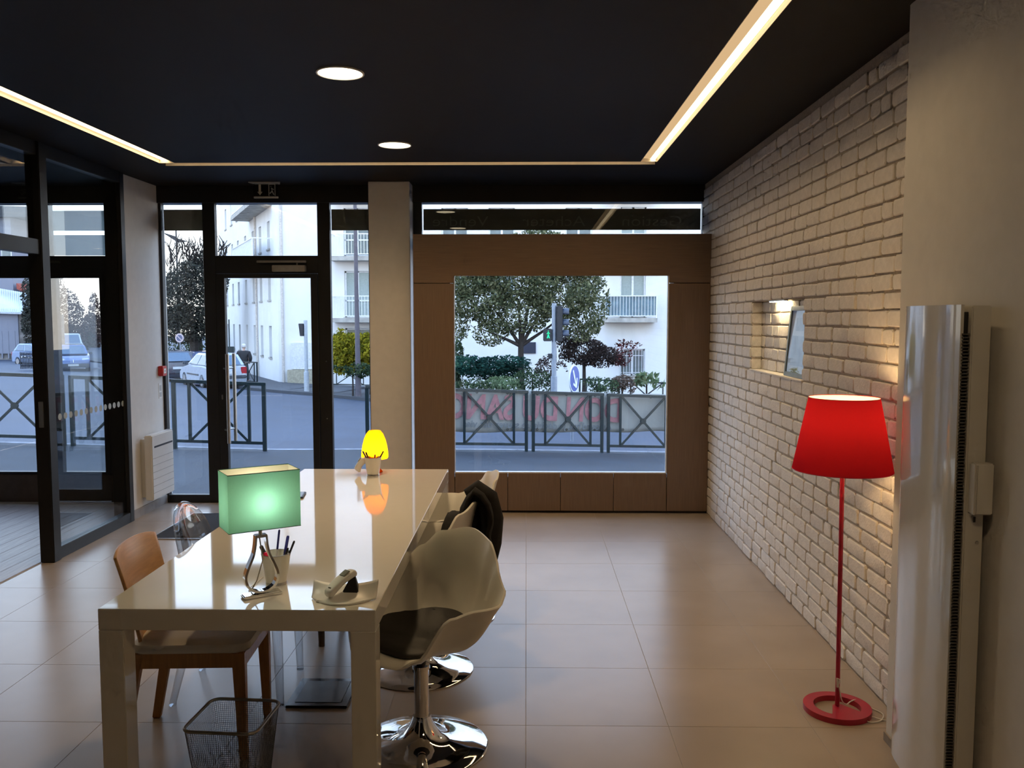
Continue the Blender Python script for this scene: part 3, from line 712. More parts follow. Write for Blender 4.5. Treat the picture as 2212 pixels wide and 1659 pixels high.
MB().tube([(-0.15, 0, 1.215), (0.135, 0, 1.215)], 0.003, 6).tube([(-0.008, -0.16, 1.215), (-0.008, 0.16, 1.215)], 0.003, 6).out('spider', STEEL, o)
bulb = MB().lathe([(0.0, 1.19), (0.016, 1.195), (0.016, 1.225), (0.028, 1.25), (0.030, 1.275), (0.018, 1.30), (0.0, 1.306)], 10, (-0.008, 0, 0)).out('bulb', glow('bulb_glow', (1.0, 0.64, 0.28), 95.0), fl, smooth=60)
CORDW = mat('white_cord', (0.72, 0.68, 0.60), 0.5)
MB().tube([(-0.004, -0.013, 0.115), (0.002, -0.014, 0.145), (-0.008, -0.013, 0.15), (-0.006, -0.013, 0.11)], 0.004, 8).out('cord_clip', CORDW, fl)
pts = [(-0.002, -0.013, 0.12), (0.004, -0.018, 0.09), (0.012, -0.02, 0.055), (0.035, -0.01, 0.032), (0.07, 0.03, 0.028), (0.11, 0.06, 0.02), (0.15, 0.02, 0.006), (0.18, -0.04, 0.005), (0.15, -0.10, 0.005), (0.10, -0.12, 0.005), (0.085, -0.09, 0.005), (0.11, -0.06, 0.006), (0.16, -0.10, 0.006), (0.20, -0.10, 0.006)]
def spline(P, n=5):
    P = [Vector(p) for p in P]; out = []
    for i in range(len(P) - 1):
        p0, p1, p2, p3 = P[max(i - 1, 0)], P[i], P[i + 1], P[min(i + 2, len(P) - 1)]
        for k in range(n):
            t = k / n; out.append(0.5 * (2 * p1 + (p2 - p0) * t + (2 * p0 - 5 * p1 + 4 * p2 - p3) * t * t + (3 * p1 - p0 - 3 * p2 + p3) * t ** 3))
    return out + [P[-1]]
MB().tube(spline(pts), 0.0026, 7).out('cord', CORDW, fl, smooth=60)

# ================================================================== ON THE TABLE
TZ = 0.74
gl_ = thing('table_lamp', 'table lamp with rectangular green cloth shade on a chrome loop', 'table lamp', (-0.918, 2.937, TZ), R(32.6))
MB().box(-0.066, 0.066, -0.024, 0.024, 0, 0.012).out('base', CHROME, gl_, bev=0.003)
loop = [(0.0, 0.013), (0.022, 0.016), (0.045, 0.03), (0.058, 0.055), (0.058, 0.082), (0.046, 0.115), (0.031, 0.148), (0.024, 0.18), (0.021, 0.214)]
inner = [(0.0, 0.020), (0.018, 0.023), (0.039, 0.036), (0.050, 0.058), (0.050, 0.080), (0.039, 0.111), (0.025, 0.144), (0.0175, 0.178), (0.0145, 0.207)]
def smooth_path(P, n=4):
    out = []
    for i in range(len(P) - 1):
        p0 = P[max(i - 1, 0)]; p1 = P[i]; p2 = P[i + 1]; p3 = P[min(i + 2, len(P) - 1)]
        for k in range(n):
            t = k / n
            out.append(tuple(0.5 * (2 * p1[c_] + (p2[c_] - p0[c_]) * t + (2 * p0[c_] - 5 * p1[c_] + 4 * p2[c_] - p3[c_]) * t * t + (3 * p1[c_] - p0[c_] - 3 * p2[c_] + p3[c_]) * t ** 3) for c_ in range(2)))
    return out + [P[-1]]
o1, i1 = smooth_path(loop), smooth_path(inner)
full_o = [(-x, z) for x, z in o1[::-1]] + o1[1:]; full_i = [(-x, z) for x, z in i1[::-1]] + i1[1:]
b = MB(); n = len(full_o); V = []
for (x, z), (xi, zi) in zip(full_o, full_i): V += [(x, -0.014, z), (x, 0.014, z), (xi, 0.014, zi), (xi, -0.014, zi)]
F = []
for i in range(n - 1):
    for k in range(4): F.append((i * 4 + k, i * 4 + (k + 1) % 4, (i + 1) * 4 + (k + 1) % 4, (i + 1) * 4 + k))
F += [(0, 1, 2, 3), tuple((n - 1) * 4 + k for k in (3, 2, 1, 0))]
b.add(V, F).out('loop_stem', CHROME, gl_, smooth=40)
MB().box(-0.021, 0.021, -0.014, 0.014, 0.207, 0.217).out('neck_block', CHROME, gl_, bev=0.002)
MB().tube([(0, 0, 0.217), (0, 0, 0.275)], 0.006, 12).tube([(0, 0, 0.275), (0, 0, 0.30)], 0.013, 12).out('socket', STEEL, gl_, smooth=40)
MB().tube([(0.0, 0.016, 0.21), (0.012, 0.02, 0.12), (-0.01, 0.02, 0.05), (-0.03, 0.03, 0.012), (-0.02, 0.09, 0.004), (0.06, 0.2, 0.004)], 0.0022, 6).out('cord', CORDW, gl_, smooth=60)
GSH = shade_mat('green_shade_cloth', (0.045, 0.30, 0.225), (0.24, 0.60, 0.46), 0.36, 900, (0.80, 0.74, 0.58))
b = MB(); w, d, z0, z1 = 0.122, 0.066, 0.246, 0.442
for (a, c_) in (((-w, -d), (w, -d)), ((w, -d), (w, d)), ((w, d), (-w, d)), ((-w, d), (-w, -d))):
    n0 = len(b.v); b.v += [(a[0], a[1], z0), (c_[0], c_[1], z0), (c_[0], c_[1], z1), (a[0], a[1], z1)]; b.f.append([n0, n0 + 1, n0 + 2, n0 + 3])
sd = b.out('shade', GSH, gl_, weld=True)
for z in (z0, z1):
    MB().tube([(-w, -d, z), (w, -d, z), (w, d, z), (-w, d, z)], 0.0014, 6, closed=True).out('shade_wire', mat('dark_green_edging', (0.03, 0.10, 0.06), 0.6) if z == z0 else bpy.data.materials['dark_green_edging'], sd)
MB().bar((-w, 0, z0 + 0.03), (w, 0, z0 + 0.03), 0.003, 0.003).out('spider', STEEL, sd)
MB().lathe([(0.0, 0.30), (0.014, 0.302), (0.024, 0.325), (0.026, 0.345), (0.016, 0.368), (0.0, 0.374)], 10).out('bulb', glow('green_lamp_bulb', (1.0, 0.92, 0.72), 29.0), gl_, smooth=60)

POTW = mat('white_metal_pot', (0.76, 0.73, 0.66), 0.3, var=0.01)
def pen_pot(label, x, y, group):
    t = thing('pen_pot', label, 'pen pot', (x, y, TZ), 0, group)
    MB().lathe([(0.0, 0.004), (0.033, 0.004), (0.0345, 0.010), (0.049, 0.112), (0.0505, 0.114), (0.052, 0.112), (0.0365, 0.004), (0.0375, 0.0), (0.0, 0.0)], 40).out('pot_wall', POTW, t, smooth=40)
    MB().lathe([(0.0366, 0.001), (0.0385, 0.003), (0.0385, 0.009), (0.0372, 0.012)], 40).out('foot_band', STEEL, t, smooth=40)
    MB().tube([(0.0515 * math.cos(R(k * 9)), 0.0515 * math.sin(R(k * 9)), 0.113) for k in range(40)], 0.0018, 6, closed=True).out('rolled_rim', STEEL, t, smooth=60)
    return t
pen_pot('white metal pot full of pens behind the green lamp', -0.906, 3.075, 'pen pots on the table')
pen_pot('white metal pot of pens in front of the orange lamp', -0.939, 5.255, 'pen pots on the table')
PENC = {'blue': mat('blue_pen_cap', (0.03, 0.035, 0.20), 0.3), 'black': mat('black_pen_cap', (0.015, 0.015, 0.016), 0.35), 'clear': mat('pale_pen_barrel', (0.62, 0.62, 0.60), 0.25),
        'pink': mat('pink_highlighter_plastic', (0.85, 0.02, 0.10), 0.4), 'red': mat('dark_red_pen', (0.25, 0.02, 0.02), 0.35)}
def pen(label, px, py, foot, tip, cap, barrel='clear', r=0.004, group='pens in the pots'):
    t = thing('pen', label, 'pen', (px, py, TZ), 0, group)
    f, p = Vector(foot), Vector(tip); c1 = f.lerp(p, 0.62)
    MB().tube([f, f.lerp(p, 0.06), c1], [0.0012, r * 0.85, r * 0.85], 10).out('barrel', PENC[barrel], t, smooth=50)
    MB().tube([c1, f.lerp(p, 0.97), p], [r, r, r * 0.7], 10).out('cap', PENC[cap], t, smooth=50)
    a = (p - f).normalized(); s_ = a.cross(Vector((1, 0, 0))).normalized() * (r + 0.0015)
    MB().bar(f.lerp(p, 0.66) + s_, f.lerp(p, 0.97) + s_, 0.0025, 0.0015).out('clip', PENC[cap], t)
pen('blue ballpoint pen standing upright in the pot by the green lamp', -0.906, 3.075, (-0.012, 0.01, 0.006), (0.006, 0.028, 0.192), 'blue')
pen('dark blue capped pen in the middle of the pot by the green lamp', -0.906, 3.075, (0.012, 0.0, 0.006), (0.040, 0.02, 0.172), 'blue', 'blue', 0.0055)
pen('slim clear ballpoint leaning right in the pot by the green lamp', -0.906, 3.075, (0.008, -0.01, 0.006), (0.068, 0.0, 0.158), 'black')
pen('second dark pen leaning right in the pot by the green lamp', -0.906, 3.075, (0.0, -0.012, 0.006), (0.048, -0.012, 0.135), 'black')
pen('black marker leaning left in the pot by the green lamp', -0.906, 3.075, (0.012, 0.0, 0.006), (-0.052, -0.01, 0.142), 'black', 'black', 0.007)
t = thing('highlighter', 'short pink highlighter in the pot by the green lamp', 'highlighter', (-0.906, 3.075, TZ), 0)
MB().tube([(-0.012, -0.02, 0.01), (-0.024, -0.028, 0.095)], 0.012, 14).out('barrel', PENC['pink'], t, bev=0.002)
MB().box(-0.036, -0.012, -0.036, -0.016, 0.095, 0.122).out('cap', PENC['pink'], t, bev=0.005)
MB().bar((-0.03, -0.038, 0.1), (-0.03, -0.04, 0.125), 0.006, 0.003).out('clip', PENC['pink'], t)
for k, (tip, cap, lb) in enumerate((((-0.062, 0.0, 0.150), 'blue', 'dark blue pen leaning far left in the pot by the orange lamp'), ((-0.045, 0.01, 0.142), 'black', 'dark pen just beside the blue pen by the orange lamp'),
                                   ((0.066, 0.0, 0.150), 'black', 'black pen leaning right in the pot by the orange lamp'), ((0.012, 0.01, 0.128), 'red', 'dark red pen in the middle of the pot by the orange lamp'))):
    pen(lb, -0.939, 5.255, (-tip[0] * 0.25, 0.0, 0.006), tip, cap, cap, 0.0048)

ol = thing('orange_lamp', 'glowing orange egg-shaped lamp at the far end of the table', 'table lamp', (-0.948, 5.372, TZ))
OSH = shade_mat('orange_glass', (0.75, 0.20, 0.005), (1.0, 0.38, 0.004), 0.75, 60)
OBASE = shade_mat('orange_base_glass', (0.70, 0.10, 0.004), (0.80, 0.10, 0.004), 0.4, 60)
s_ = MB().lathe([(0.0, 0.083), (0.06, 0.084), (0.081, 0.088), (0.084, 0.100), (0.082, 0.13), (0.076, 0.17), (0.066, 0.21), (0.052, 0.243), (0.036, 0.262), (0.0, 0.266)], 40).out('shade', OSH, ol, smooth=60)
MB().lathe([(0.0, 0.0), (0.046, 0.0), (0.048, 0.006), (0.034, 0.02), (0.026, 0.045), (0.040, 0.079), (0.0, 0.082)], 40).out('base', OBASE, ol, smooth=50)
MB().lathe([(0.0, 0.118), (0.016, 0.122), (0.022, 0.14), (0.016, 0.158), (0.0, 0.162)], 10).out('bulb', glow('orange_lamp_bulb', (1.0, 0.78, 0.45), 130.0), ol, smooth=60)

# phone dock and handset at the near end
pd = thing('phone_dock', 'curved white phone dock with black cradle on the near table corner', 'phone dock', (-0.625, 2.885, TZ))
grid = []
for i in range(25):
    u = i / 24 * 2 - 1; row = []
    for j in range(11):
        v = j / 10
        yb, yf = 0.062 + 0.004 * u, -0.055 + 0.075 * u * u
        row.append((0.112 * u, yb + (yf - yb) * v, 0.006 + 0.034 * (1 - v) ** 2 + 0.016 * u * u * (1 - v)))
    grid.append(row)
o = MB().sheet(grid).out('dish', WHITE_PLASTIC, pd, smooth=60)
md = o.modifiers.new('thickness', 'SOLIDIFY'); md.thickness = 0.006; md.offset = 1
MB().hexa([(-0.012, 0.02, 0.012), (0.052, 0.02, 0.012), (0.052, 0.06, 0.012), (-0.012, 0.06, 0.012)], [(0.020, 0.045, 0.072), (0.034, 0.045, 0.072), (0.034, 0.06, 0.072), (0.020, 0.06, 0.072)]).out('cradle', DARK_PLASTIC, pd, bev=0.003)
MB().box(-0.09, 0.08, -0.02, 0.05, 0, 0.008).out('foot', WHITE_PLASTIC, pd, bev=0.003)
def handset(label, a, b_, w, th, group):
    a, b_ = Vector(a), Vector(b_); t = thing('phone_handset', label, 'phone', a, 0, group)
    d = b_ - a; L = d.length; d.normalize(); s_ = d.cross(Vector((0, 0, 1))).normalized(); n_ = s_.cross(d)
    grid = []
    for i in range(17):
        f = i / 16; ww = w * (0.80 + 0.2 * math.sin(math.pi * f)) * (1 if 0 < i < 16 else 0.72); tt = th * (0.9 + 0.25 * abs(2 * f - 1) ** 2) * (1 if 0 < i < 16 else 0.6)
        c_ = d * (f * L) + n_ * (0.010 * math.sin(math.pi * f))
        grid.append([c_ + s_ * (ww / 2 * math.copysign(abs(math.cos(q)) ** 0.5, math.cos(q))) + n_ * (tt / 2 * math.copysign(abs(math.sin(q)) ** 0.5, math.sin(q))) for q in [2 * math.pi * k / 20 for k in range(21)]])
    b = MB().sheet(grid); b.f.append(list(range(20))[::-1]); b.f.append([16 * 21 + k for k in range(20)])
    b.out('case', WHITE_PLASTIC, t, smooth=50, weld=True)
    c_ = d * (L * 0.72) + n_ * (0.012 + th / 2)
    MB().hexa([c_ - d * .014 - s_ * .012 - n_ * .004, c_ + d * .014 - s_ * .012 - n_ * .004, c_ + d * .014 + s_ * .012 - n_ * .004, c_ - d * .014 + s_ * .012 - n_ * .004],
              [c_ - d * .014 - s_ * .012, c_ + d * .014 - s_ * .012, c_ + d * .014 + s_ * .012, c_ - d * .014 + s_ * .012]).out('screen', mat('grey_lcd', (0.30, 0.32, 0.30), 0.2) if 'grey_lcd' not in bpy.data.materials else bpy.data.materials['grey_lcd'], t)
    c_ = d * (L * 0.15) + n_ * (0.007 + th / 2)
    MB().tube([c_ - s_ * 0.006 - n_ * .002, c_ + s_ * 0.006 - n_ * .002], 0.002, 8).out('mouthpiece', DARK_PLASTIC, t)
    return t
handset('white cordless handset lying slanted in the curved dock', (-0.672, 2.866, 0.765), (-0.598, 2.955, 0.822), 0.046, 0.024, 'cordless phone handsets')
handset('white cordless handset leaning against the far pen pot', (-1.043, 5.285, 0.763), (-0.990, 5.295, 0.835), 0.046, 0.042, 'cordless phone handsets')
tbk = thing('tablet', 'thin dark tablet lying on the table behind the green lamp', 'tablet', (-1.30, 4.62, TZ), R(8))
MB().box(-0.10, 0.10, -0.075, 0.075, 0, 0.009).out('case', DARK_PLASTIC, tbk, bev=0.003)
MB().box(-0.09, 0.09, -0.065, 0.065, 0.009, 0.0095).out('screen', mat('dark_screen', (0.01, 0.01, 0.012), 0.08), tbk)

# ================================================================== ON THE WALLS
# tall convector on the pier
GLOSSW = mat('glossy_white_enamel', (0.74, 0.73, 0.69), 0.12, var=0.01, coat=0.5)
MATW = mat('satin_white_enamel', (0.70, 0.68, 0.63), 0.4, var=0.01)
ht = thing('wall_heater', 'tall glossy white wall heater with curved front on the white pier', 'heater', (1.40, 2.93, 0.10))
prof = smooth_path([(1.372, 3.145), (1.352, 3.125), (1.338, 3.05), (1.331, 2.95), (1.331, 2.85), (1.336, 2.76), (1.344, 2.716)], 5)
P = [(x - 1.40, y - 2.93) for x, y in prof] + [(1.356 - 1.40, 2.720 - 2.93), (1.372 - 1.40, 3.14 - 2.93)]
MB().prism(P, lambda u, v, d: (u, v, d), 0, 1.643).out('front_panel', GLOSSW, ht, smooth=30)
MB().box(-0.030, 0.030, -0.232, 0.205, 0, 1.640).out('body', MATW, ht, bev=0.004)
MB().box(-0.046, -0.030, -0.208, 0.19, 0.02, 1.62).out('grille_recess', DARK_PLASTIC, ht)
lv = MB().box(0, 0.012, -0.004, 0.004, -0.0015, 0.0015).mesh('louvre'); lv.materials.append(DARK_PLASTIC)
b = MB()
for k in range(150): b.box(-0.050, -0.031, -0.222, -0.206, 0.03 + k * 0.0102, 0.034 + k * 0.0102)
tag(b.out('louvres', mat('grey_louvre', (0.10, 0.095, 0.09), 0.5), ht), kind='stuff')
for y in (-0.125, 0.125):
    for z in (0.35, 1.35): MB().box(0.030, 0.055, y - 0.025, y + 0.025, z - 0.05, z + 0.05).out('wall_bracket', MATW, ht)
cb = MB().box(-0.022, 0.036, -0.272, -0.233, 0.995, 1.155).out('control_box', MATW, ht, bev=0.004)
MB().box(-0.0155, -0.0145, -0.272, -0.233, 1.0, 1.15).out('lid_seam', DARK_PLASTIC, cb)
MB().box(-0.002, 0.004, -0.2345, -0.232, 0.965, 0.982).out('switch_slot', DARK_PLASTIC, ht)
MB().tube([(0.012, -0.234, 0.90), (0.012, -0.232, 0.90)], 0.006, 10).out('screw_cap', STEEL, ht)

# panel radiator on the left wall end
rd = thing('radiator', 'white electric panel radiator on the left wall end beside the door', 'radiator', (XL, 7.57, 0.13))
MB().box(0.045, 0.115, -0.225, 0.225, 0, 0.565).out('panel', WHITE_PLASTIC, rd, bev=0.008)
MB().box(0.0, 0.045, -0.19, 0.19, 0.02, 0.53).out('back_case', MATW, rd, bev=0.003)
MB().box(0.112, 0.1158, -0.18, 0.205, 0.452, 0.468).out('outlet_slot', DARK_PLASTIC, rd)
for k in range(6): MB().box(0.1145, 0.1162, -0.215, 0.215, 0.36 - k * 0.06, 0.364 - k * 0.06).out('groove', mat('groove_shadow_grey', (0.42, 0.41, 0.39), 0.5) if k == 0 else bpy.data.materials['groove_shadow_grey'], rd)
MB().box(0.06, 0.112, 0.185, 0.222, 0.5652, 0.568).out('control_panel', mat('grey_control', (0.4, 0.4, 0.4), 0.4), rd)
# red call point and small white switch above it
al = thing('fire_call_point', 'small red fire alarm call point on the white wall by the door', 'fire alarm', (XL, 7.825, 1.225))
MB().box(0, 0.045, -0.045, 0.045, -0.045, 0.045).out('box', mat('alarm_red', (0.50, 0.015, 0.012), 0.35), al, bev=0.005)
MB().box(0.045, 0.047, -0.022, 0.022, -0.022, 0.022).out('push_plate', WHITE_PLASTIC, al)
MB().tube([(0.047, 0, 0), (0.048, 0, 0)], 0.007, 12).out('dot', DARK_PLASTIC, al)
sw = thing('notice_card', 'small pale instruction card under the red alarm box', 'card', (XL, 7.815, 1.045))
MB().box(0, 0.003, -0.032, 0.032, -0.07, 0.07).out('card', WHITE_PLASTIC, sw, bev=0.001)
MB().box(0.003, 0.0034, -0.02, 0.02, 0.0, 0.05).out('pictogram', mat('pale_grey_print', (0.45, 0.44, 0.43), 0.6), sw)
MB().box(0.003, 0.0034, -0.022, 0.022, -0.055, -0.015).out('text_block', bpy.data.materials['pale_grey_print'], sw)
# emergency exit sign hanging over the door
ex = thing('exit_sign', 'small clear exit sign with arrow and running figure under the ceiling', 'exit sign', (-2.29, 7.70, 2.76))
FR = mat('frosted_sign_mark', (0.55, 0.55, 0.50), 0.5)
MB().hexa([(-0.14, -0.05, 0.122), (0.14, -0.05, 0.122), (0.11, 0.05, 0.122), (-0.11, 0.05, 0.122)], [(-0.14, -0.05, 0.13), (0.14, -0.05, 0.13), (0.11, 0.05, 0.13), (-0.11, 0.05, 0.13)]).out('ceiling_plate', mat('grey_sign_mount', (0.55, 0.56, 0.53), 0.3), ex)
MB().box(-0.108, 0.108, -0.003, 0.003, 0.0, 0.122).out('plate', pane_mat('sign_plexi', (0.80, 0.82, 0.80)), ex)
MB().box(-0.108, 0.108, -0.006, 0.006, -0.006, 0.010).out('lower_edge', FR, ex, bev=0.002)
MB().prism([(-0.052, 0.02), (-0.03, 0.05), (-0.043, 0.05), (-0.043, 0.115), (-0.063, 0.115), (-0.063, 0.05), (-0.076, 0.05)], lambda u, v, d: (u, d, v), -0.0055, -0.0035).out('arrow', FR, ex)
mk = MB().box(0.024, 0.030, -0.0055, -0.0035, 0.016, 0.118).box(0.078, 0.084, -0.0055, -0.0035, 0.016, 0.118).box(0.03, 0.078, -0.0055, -0.0035, 0.112, 0.118)
mk.bar((0.05, -0.0045, 0.085), (0.056, -0.0045, 0.055), 0.002, 0.014).bar((0.056, -0.0045, 0.055), (0.07, -0.0045, 0.025), 0.002, 0.008).bar((0.054, -0.0045, 0.055), (0.036, -0.0045, 0.035), 0.002, 0.008).bar((0.052, -0.0045, 0.08), (0.07, -0.0045, 0.068), 0.002, 0.006)
mk.lathe([(0.007, -0.001), (0.007, 0.001)], 12, (0.046, -0.0045, 0.098))
mk.out('running_figure', FR, ex)
# picture frame leaning in the niche
pf = thing('picture_frame', 'grey-blue framed picture leaning at the near end of the brick niche', 'picture frame', (1.604, 5.235, 1.347))
pf.rotation_euler = (0, R(5), 0)
TEAL = mat('grey_blue_frame', (0.20, 0.25, 0.26), 0.4)
hw, hh = 0.20, 0.43
MB().box(0, 0.02, -hw, -hw + 0.028, 0, hh).box(0, 0.02, hw - 0.028, hw, 0, hh).box(0, 0.02, -hw + 0.028, hw - 0.028, 0, 0.028).box(0, 0.02, -hw + 0.028, hw - 0.028, hh - 0.028, hh).out('frame', TEAL, pf, bev=0.002)
MB().box(0.010, 0.014, -hw + 0.028, hw - 0.028, 0.028, hh - 0.028).out('mount', mat('pale_mount_card', (0.55, 0.56, 0.56), 0.6), pf)
MB().box(0.0085, 0.010, -hw + 0.07, hw - 0.07, 0.07, 0.25).out('print', mat('grey_print', (0.30, 0.32, 0.33), 0.6, var=0.25, scale=9), pf)
MB().box(0.0085, 0.010, -hw + 0.12, hw - 0.12, 0.28, 0.36).out('print', bpy.data.materials['grey_print'], pf)
MB().box(0.004, 0.006, -hw + 0.028, hw - 0.028, 0.028, hh - 0.028).out('glass', GLASS, pf)

# ================================================================== STREET
def GG(x, y, off=0.0): return G(max(-28, min(20, x)), min(y, 53), off)
ASPHALT = mat('blue_grey_asphalt', (0.040, 0.054, 0.086), 0.62, var=0.08, scale=0.8, bump=0.3, bscale=60)
PAVE = mat('dark_pavement_asphalt', (0.022, 0.029, 0.041), 0.7, var=0.12, scale=1.5, bump=0.4, bscale=80)
KERB = mat('granite_kerb', (0.22, 0.23, 0.26), 0.7, var=0.12, scale=6)
xsr = [-110, -80, -60, -45, -36, -28, -20, -12, -6, 0, 6, 12, 20, 40, 70]; ysr = [8.02, 14, 20, 28, 36, 46, 60, 80, 110, 150]
struct(MB().sheet([[(x, y, GG(x, y, -0.10)) for y in ysr] for x in xsr]).out('road', ASPHALT))
# barrier line: distance of the near kerb for a column of the photograph
DK = [(-400, 11.9), (40, 12.3), (573, 12.9), (1057, 14.4), (1440, 15.3), (1900, 16.6)]
def kerb_pt(px):
    for (a, da), (b_, db) in zip(DK, DK[1:]):
        if px <= b_: d = da + (db - da) * (px - a) / (b_ - a); break
    p = at(px, 950, d); return Vector((p.x, p.y, GG(p.x, p.y)))
kl = [kerb_pt(px) for px in (-400, -180, 40, 240, 420, 573, 740, 900, 1057, 1250, 1440, 1650, 1900)]
b = MB()
for p, q in zip(kl, kl[1:]):
    f = lambda v: Vector((v.x, 8.02, GG(v.x, 8.02)))
    n_ = Vector((0.06, 0.16, 0))
    p2, q2 = p + n_, q + n_
    T = [f(p), f(q), q2, p2]; b.hexa([v - Vector((0, 0, 0.16)) for v in T], T)
struct(b.out('pavement_near', PAVE, weld=True))
b = MB(); k_off = Vector((0.06, 0.16, 0.004))
for p, q in zip(kl, kl[1:]):
    n = 4
    for k in range(n):
        a = p.lerp(q, (k + 0.01) / n) + k_off; c_ = p.lerp(q, (k + 0.99) / n) + k_off; w_ = Vector((0.045, 0.13, 0))
        b.hexa([a - Vector((0, 0, .17)), c_ - Vector((0, 0, .17)), c_ + w_ - Vector((0, 0, .17)), a + w_ - Vector((0, 0, .17))], [a, c_, c_ + w_, a + w_])
struct(b.out('kerb_near', KERB))
fk = [onG(540, 838), onG(608, 844), onG(710, 852), onG(798, 861), onG(985, 866), onG(1250, 880), onG(1700, 900)]
fk = [Vector((-32, 62, 0))] + fk + [Vector((30, 34, 0))]
b = MB()
for p, q in zip(fk, fk[1:]):
    P4 = [(p.x, p.y), (q.x, q.y), (q.x + 1, 64), (p.x - 1, 64)]
    rows = []
    for i in range(7):
        f = i / 6; a = Vector(P4[0]).lerp(Vector(P4[3]), f); c_ = Vector(P4[1]).lerp(Vector(P4[2]), f)
        rows.append([(a.x, a.y, GG(a.x, a.y, 0.01)), (c_.x, c_.y, GG(c_.x, c_.y, 0.01))])
    b.sheet(rows)
    b.add([(p.x, p.y, GG(p.x, p.y, -0.15)), (q.x, q.y, GG(q.x, q.y, -0.15)), (q.x, q.y, GG(q.x, q.y, 0.01)), (p.x, p.y, GG(p.x, p.y, 0.01))], [(0, 1, 2, 3)])
struct(b.out('pavement_far', mat('grey_far_pavement', (0.055, 0.060, 0.071), 0.75, var=0.1, scale=1.0)))

# pedestrian barriers
BAR_G = mat('dark_green_barrier_paint', (0.008, 0.020, 0.023), 0.4, var=0.08)
def barrier(label, a, b_, hgt=1.05, group='street barriers along the near kerb', m=BAR_G, tilt=0.0):
    a, b_ = Vector(a), Vector(b_); t = thing('street_barrier', label, 'barrier', a, 0, group)
    d = b_ - a; u = Vector((d.x, d.y, 0)).normalized()
    Z = Vector((0, 0, 1)); o = Vector((0, 0, 0)); zt, zb = hgt - 0.03, 0.13
    MB().bar(-u * 0.03 + Z * zt, d + u * 0.03 + Z * zt, 0.06, 0.05).out('top_rail', m, t, bev=0.006)
    MB().bar(Z * zb, d + Z * zb, 0.035, 0.045).out('bottom_rail', m, t, bev=0.004)
    for q in (o, d): MB().bar(q - Z * 0.02, q + Z * zt, 0.055, 0.055).out('post', m, t, bev=0.005)
    i0, i1 = d * 0.17, d * 0.83
    for q in (i0, i1): MB().bar(q + Z * zb, q + Z * zt, 0.04, 0.05).out('upright', m, t, bev=0.004)
    p00, p11, p01, p10 = i0 + Z * zb, i1 + Z * zt, i0 + Z * zt, i1 + Z * zb
    MB().bar(p00, p11, 0.022, 0.036).out('brace', m, t); MB().bar(p01, p10, 0.022, 0.036).out('brace', m, t)
    c_ = (p00 + p11) / 2; n_ = u.cross(Z)
    MB().tube([c_ - n_ * 0.022, c_ + n_ * 0.022], 0.05, 14).out('boss', m, t, smooth=40)
    return t
for lab, p0, p1 in (('dark green barrier panel with X brace seen through the doorway on the far left', -70, 138),
                    ('dark green barrier panel seen through the dotted glass partition', 158, 358),
                    ('dark green barrier panel with X brace behind the glass door', 378, 572),
                    ('dark green barrier panel mostly hidden behind the white column', 794, 962),
                    ('dark green barrier panel on the left of the display window', 975, 1137),
                    ('dark green barrier panel in the middle of the display window', 1152, 1300),
                    ('dark green barrier panel on the right of the display window', 1314, 1462)):
    barrier(lab, kerb_pt(p0), kerb_pt(p1))
for lab, p0, p1, y0, y1 in (('teal barrier across the road behind the blue arrow sign', 1252, 1336, 885, 889), ('teal barrier across the road at the right window edge', 1344, 1450, 886, 896)):
    a, c_ = onG(p0, y0), onG(p1, y1); barrier(lab, a, c_, 1.05, 'barriers across the road', BAR_G)
a, c_ = onG(712, 836), onG(800, 838)
barrier('thin dark barrier across the road in front of the yellow hedge', a, c_, 1.0, 'barriers across the road')
a, c_ = onG(522, 828), onG(556, 832)
barrier('short dark barrier behind the walking person', a, c_, 1.0, 'barriers across the road')

# banner tied behind the barriers, its print showing through mirrored
p0, p1 = kerb_pt(930) + Vector((-0.04, 0.10, 0)), kerb_pt(1500) + Vector((-0.04, 0.10, 0))
bn = thing('banner', 'white banner tied to the barriers with mirrored red lettering', 'banner', p0)
bd_ = (p1 - p0); grid = []
for i in range(61):
    f = i / 60; row = []
    for j in range(9):
        v = j / 8; w_ = 0.012 * math.sin(f * 31 + v * 2)
        q = bd_ * f + Vector((-w_ * 0.3, w_, 0)); row.append((q.x, q.y, q.z + 0.30 + 0.10 * f + (0.73 - 0.08 * f) * v + 0.012 * math.sin(f * 24)))
    grid.append(row)
BANN = shade_mat('translucent_banner_cloth', (0.50, 0.50, 0.47), (0.48, 0.48, 0.45), 0.55, 30)
o = MB().sheet(grid).out('cloth', BANN, bn, smooth=60); md = o.modifiers.new('thickness', 'SOLIDIFY'); md.thickness = 0.003; md.offset = 1
ang = math.atan2(bd_.y, bd_.x)
slope = math.atan2(bd_.z, Vector((bd_.x, bd_.y)).length)
REDINK = mat('faded_red_ink', (0.33, 0.15, 0.16), 0.8, var=0.1); GREYINK = mat('faded_grey_ink', (0.15, 0.16, 0.165), 0.8, var=0.1)
def banner_text(s, size, px, hz, ink, bold, st):
    me = text_mesh(s, size, 0.0006, mirror=True, stretch=st, bold=bold); me.materials.append(ink)
    q = kerb_pt(px) + Vector((-0.04, 0.10, 0)) - p0; q = bd_ * (q.dot(bd_) / bd_.length_squared)
    o = link('lettering', me, bn, (q.x + 0.013, q.y - 0.036, q.z + hz)); o.rotation_euler = (0, -slope, ang)
    o['label'] = 'mirrored words ' + s
banner_text('DON DU SANG', 0.56, 1160, 0.725, REDINK, 0.018, 0.80)
banner_text("Aujourd'hui, je d\u00e9cide de sauver des vies", 0.165, 1165, 0.455, GREYINK, 0.003, 0.98)
EY = mat('dark_eyelet', (0.03, 0.03, 0.03), 0.4, 0.8)
